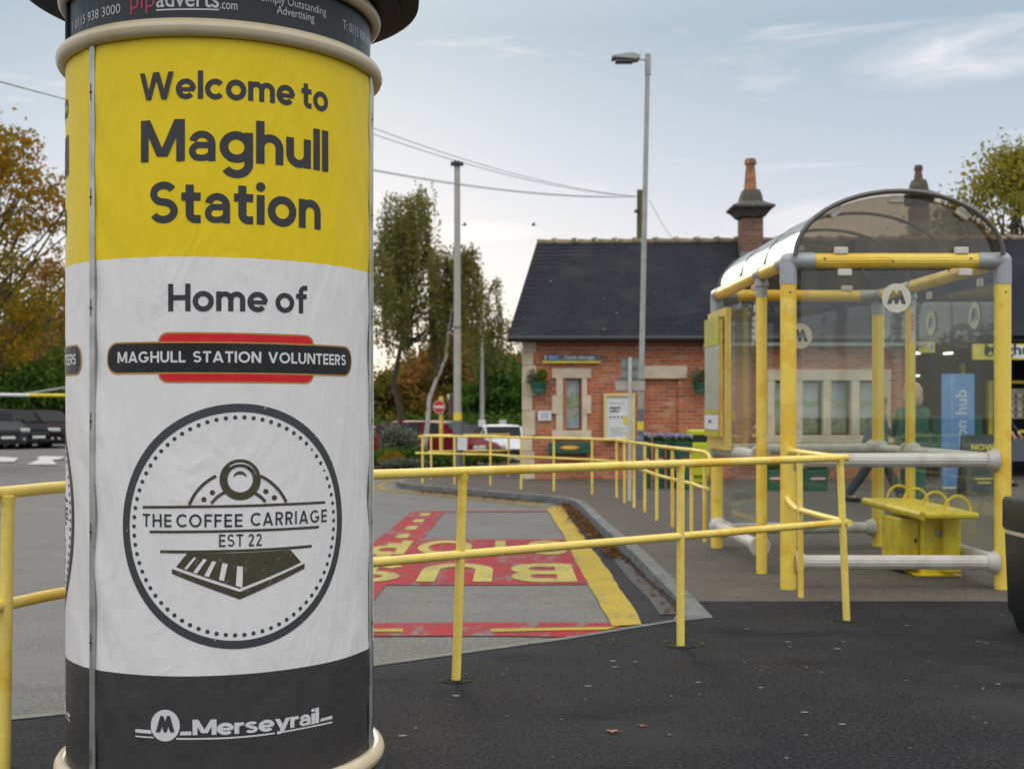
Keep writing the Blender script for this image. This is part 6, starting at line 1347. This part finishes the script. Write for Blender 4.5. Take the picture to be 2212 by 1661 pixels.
def skin_mesh(name, chains, m, parent, sub=2):
    """chains: list of [(x,y,z,r), ...]; a chain that starts on an existing joint grows from it"""
    me = bpy.data.meshes.new(name); vs = []; rs = []; ed = []; ix = {}
    for ch in chains:
        prev = None
        for (x, y, z, r) in ch:
            k = (round(x,3), round(y,3), round(z,3))
            if k not in ix: ix[k] = len(vs); vs.append((x,y,z)); rs.append(r)
            if prev is not None and prev != ix[k]: ed.append((prev, ix[k]))
            prev = ix[k]
    me.from_pydata(vs, ed, []); o = bpy.data.objects.new(name, me); COL.objects.link(o)
    mo = o.modifiers.new('s', 'SKIN'); mo.use_smooth_shade = True; mo.branch_smoothing = .3
    if not me.skin_vertices: 
        b = bmesh.new(); b.from_mesh(me); b.verts.layers.skin.verify(); b.to_mesh(me); b.free()
    for i, r in enumerate(rs):
        sv = me.skin_vertices[0].data[i]; sv.radius = (r, r) if not isinstance(r, tuple) else r; sv.use_root = (i == 0)
    s2 = o.modifiers.new('d', 'SUBSURF'); s2.levels = sub; s2.render_levels = sub
    dg = bpy.context.evaluated_depsgraph_get(); ev = o.evaluated_get(dg); nm = bpy.data.meshes.new_from_object(ev); bpy.data.objects.remove(o)
    nm.materials.clear(); nm.materials.append(M[m]); nm.polygons.foreach_set('use_smooth', [True]*len(nm.polygons)); nm.name = name
    r_ = bpy.data.objects.new(name, nm); link(r_, parent, WL[parent] if parent else Vector()); return r_
def person(label, x, y, H, rz, coat, trous, hair, stride=.0, arms=((.1,.25),(-.1,.25)), hairlen=.0, coatlen=.50, lean=0, shoe='black', bulk=1, hs=1):
    k = H/1.72; t = thing('person', (0,0,0), label, 'person')
    def s(*c): return [(a*k, b*k, c_*k, (r[0]*k, r[1]*k) if isinstance(r, tuple) else r*k) for a, b, c_, r in c]
    fx = lean
    hips = (0,0,.93,(.15,.105)); neck = (0,-.03-fx,1.44,.055); chest = (0,-.02-fx*.7,1.27,(.165,.11)); waist = (0,0-fx*.3,1.08,(.135,.10))
    head = [(0,-.03-fx,1.44,.052),(0,-.05-fx,1.52,(.068,.075)),(0,-.055-fx,1.60,(.078,.092)),(0,-.05-fx,1.67,(.060,.072))]
    legs = []
    for sx in (-1,1):
        f = stride*sx; legs.append([hips,(sx*.09,-f*.02,.86,.09),(sx*.095,-f*.22+(-.03),.49,.058),(sx*.095,-f*.42+(.05 if f < 0 else 0),.10,.040),(sx*.10,-f*.42-.10,.045+(.02 if f < 0 else 0),.034)])
    ar__ = []; hands = []
    for sx, (fw, bend) in zip((-1,1), arms):
        sh_ = (sx*.18,-.02-fx*.7,1.37,.058); el = (sx*.235,-.02-fx-.28*fw,1.12,.043); wr = (sx*.22,-.06-fx-.28*fw-.30*bend,.90+.26*bend*1.2,.028)
        pm = (sx*.215,wr[1]-.05*bend-.02,wr[2]-.06+.04*bend,.030); ar__.append([chest, sh_, el, wr, pm])
        for q, L_ in ((-.022,.055),(-.008,.065),(.007,.06),(.02,.05)): hands.append([pm,(pm[0]+q*.6,pm[1]-.012+q,pm[2]-.035,.0085),(pm[0]+q*.6-sx*.006,pm[1]-.022+q,pm[2]-.035-L_*.8,.007)])
        hands.append([pm,(pm[0]-sx*.015,pm[1]-.035,pm[2]-.02,.0095),(pm[0]-sx*.02,pm[1]-.045,pm[2]-.05,.008)])
    body = skin_mesh('body', [s(hips,waist,chest,*head)]+[s(*l) for l in legs]+[s(*a) for a in ar__]+[s(*a) for a in hands], 'skin', t)
    fc = MB(); hy = -.05-fx
    fc.add([tuple(v*k for v in p) for p in ((-.014,hy-.085,1.575),(.014,hy-.085,1.575),(0,hy-.115,1.58),(0,hy-.088,1.62))], [(0,1,2),(0,2,3),(2,1,3)]); obj('nose', fc, 'skin', t)
    for sx in (-1,1): obj('eye', MB().ball((sx*.03*k,(hy-.082)*k,1.615*k), .009*k, 8), 'black', t, smooth=True); obj('ear', MB().ball((sx*.078*k,(hy+.005)*k,1.60*k), .02*k, 8, 1.4), 'skin', t, smooth=True)
    obj('mouth', MB().box((-.02*k,(hy-.083)*k,1.545*k),(.02*k,(hy-.078)*k,1.552*k)), 'red' if False else 'wood', t)
    cc = [s((0,0,.93,(.22,.18)),(0,-fx*.3,1.08,(.21,.165)),(0,-.02-fx*.7,1.27,(.215,.155)),(0,-.03-fx*.9,1.41,.085))]
    cc[0] = s((0,0,.93-coatlen*.45,(.20,.165)))+cc[0]
    cc = [[(a, b, c_, (r[0]*bulk, r[1]*bulk)) if isinstance(r, tuple) else (a, b, c_, r*bulk) for a, b, c_, r in q_] for q_ in cc]
    for a in ar__: q = [(c[0],c[1],c[2],c[3]+.022 if not isinstance(c[3],tuple) else c[3]) for c in a[1:4]]; cc.append(s((0,-.02-fx*.7,1.27,(.19,.135)), *q))
    skin_mesh('coat', cc, coat, t)
    tt = []
    for l in legs: q = [(c[0],c[1],c[2],c[3]+.028) for c in l[1:4]]; tt.append(s((0,0,.93,(.155,.115)), *q))
    skin_mesh('trousers', tt, trous, t)
    for sx, l in zip((-1,1), legs):
        a, b = l[3], l[4]; mb = MB().tube([(a[0]*k,(a[1]+.05)*k,.05*k+(.03 if stride*sx < 0 else 0)),(a[0]*k,a[1]*k,.055*k),(b[0]*k,(b[1]-.0)*k,.042*k),(b[0]*k,(b[1]-.06)*k,.032*k)], [.036*k,.046*k,.044*k,.028*k], 10); obj('shoe', mb, shoe, t, smooth=True)
    hc = MB(); hc.ball((0,(hy+.012)*k,1.645*k), (.098 if hairlen < .1 else .125*hs)*k, 16, 1.05, .10); 
    if hairlen: hc.ball((0,(hy+.045)*k,(1.60-hairlen*.35)*k), .125*hs*k, 14, 1.2+hairlen, .10)
    # keep the face free: drop the hair in front of it
    keep = [f for f in hc.f if not (sum(hc.v[i][1] for i in f)/len(f) < (hy-.045)*k and sum(hc.v[i][2] for i in f)/len(f) < 1.66*k)]
    hc.f = keep; hc.m = [0]*len(keep); obj('hair', hc, hair, t, smooth=True)
    t.location = (x, y, 0); t.rotation_euler = (0,0,rz); return t
M['coat_green'] = mat('bottle_green_coat', (.010,.095,.055), .85, c2=(.008,.055,.035), vs=5, bs=.4, bsc=14, bd=.03); M['coat_grey'] = mat('dark_grey_jacket', (.12,.12,.145), .85, bs=.4, bsc=14, bd=.03); M['trousers'] = mat('charcoal_trousers', (.03,.035,.045), .85, bs=.4, bsc=12, bd=.03)
M['blonde'] = mat('blonde_hair', (.46,.33,.19), .6, c2=(.28,.19,.10), vs=30, bs=.6, bsc=40); M['brown_hair'] = mat('brown_hair', (.22,.12,.06), .7, c2=(.14,.08,.04), vs=30, bs=.5); M['dark_coat'] = mat('black_coat', (.012,.012,.014), .8)
person('woman with full blonde hair in a bottle green coat, back turned, behind the shelter posts', cx_(1972,17.3), 17.3, 1.74, R(165), 'coat_green', 'coat_green', 'blonde', .25, ((.6,.7),(.1,.3)), .12, .5, bulk=1.22, hs=1.1)
wk = person('person in a dark grey jacket and charcoal trousers striding right behind the shelter', cx_(1890,18.3), 18.3, 1.60, R(80), 'coat_grey', 'trousers', 'brown_hair', .95, ((-.5,.3),(.6,.5)), 0, .2, .06, 'rubber', bulk=1.35)
person('person in a black coat mostly hidden behind the right-hand shelter post', cx_(2166,22), 22, 1.70, R(60), 'dark_coat', 'trousers', 'brown_hair', .2, ((.1,.3),(.3,.3)), 0, .4)
bg = thing('shopping_bag', (cx_(1880,18.1),18.0,.62), 'pale canvas bag carried at the side by the person striding right', 'bag'); xg = cx_(1882,18.0); obj('bag_body', MB().bbox((xg-.10,17.96,.60),(xg+.12,18.04,.86),.03), 'panel_light', bg, smooth=True); obj('handle', MB().tube([(xg-.05,18,.86),(xg-.03,18,.95),(xg+.04,18,.95),(xg+.06,18,.86)], .008, 6), 'panel_light', bg)
for i, (px, py, Y) in enumerate(((1003,487,60),(1152,487,60))):
    q = P(px, py, Y); t = thing('bird', tuple(q), ['tiny bird in flight just right of the tall pale pole','tiny bird in flight midway between the pole and the lamp post'][i], 'bird', 'birds in the sky')
    obj('body', MB().tube([q+Vector((-.12,0,0)), q+Vector((-.05,0,.01)), q+Vector((.07,0,0)), q+Vector((.16,0,.01))], [.01,.04,.035,.008], 8), 'black', t, smooth=True)
    for sg in (-1,1): obj('wing', MB().add([q+Vector((-.05,0,.02)), q+Vector((.05,0,.02)), q+Vector((.10,.25*sg,.09)), q+Vector((.0,.27*sg,.10)), q+Vector((-.03,0,.035)), q+Vector((.03,0,.035))], [(0,1,2,3),(4,3,2,5)]), 'black', t)
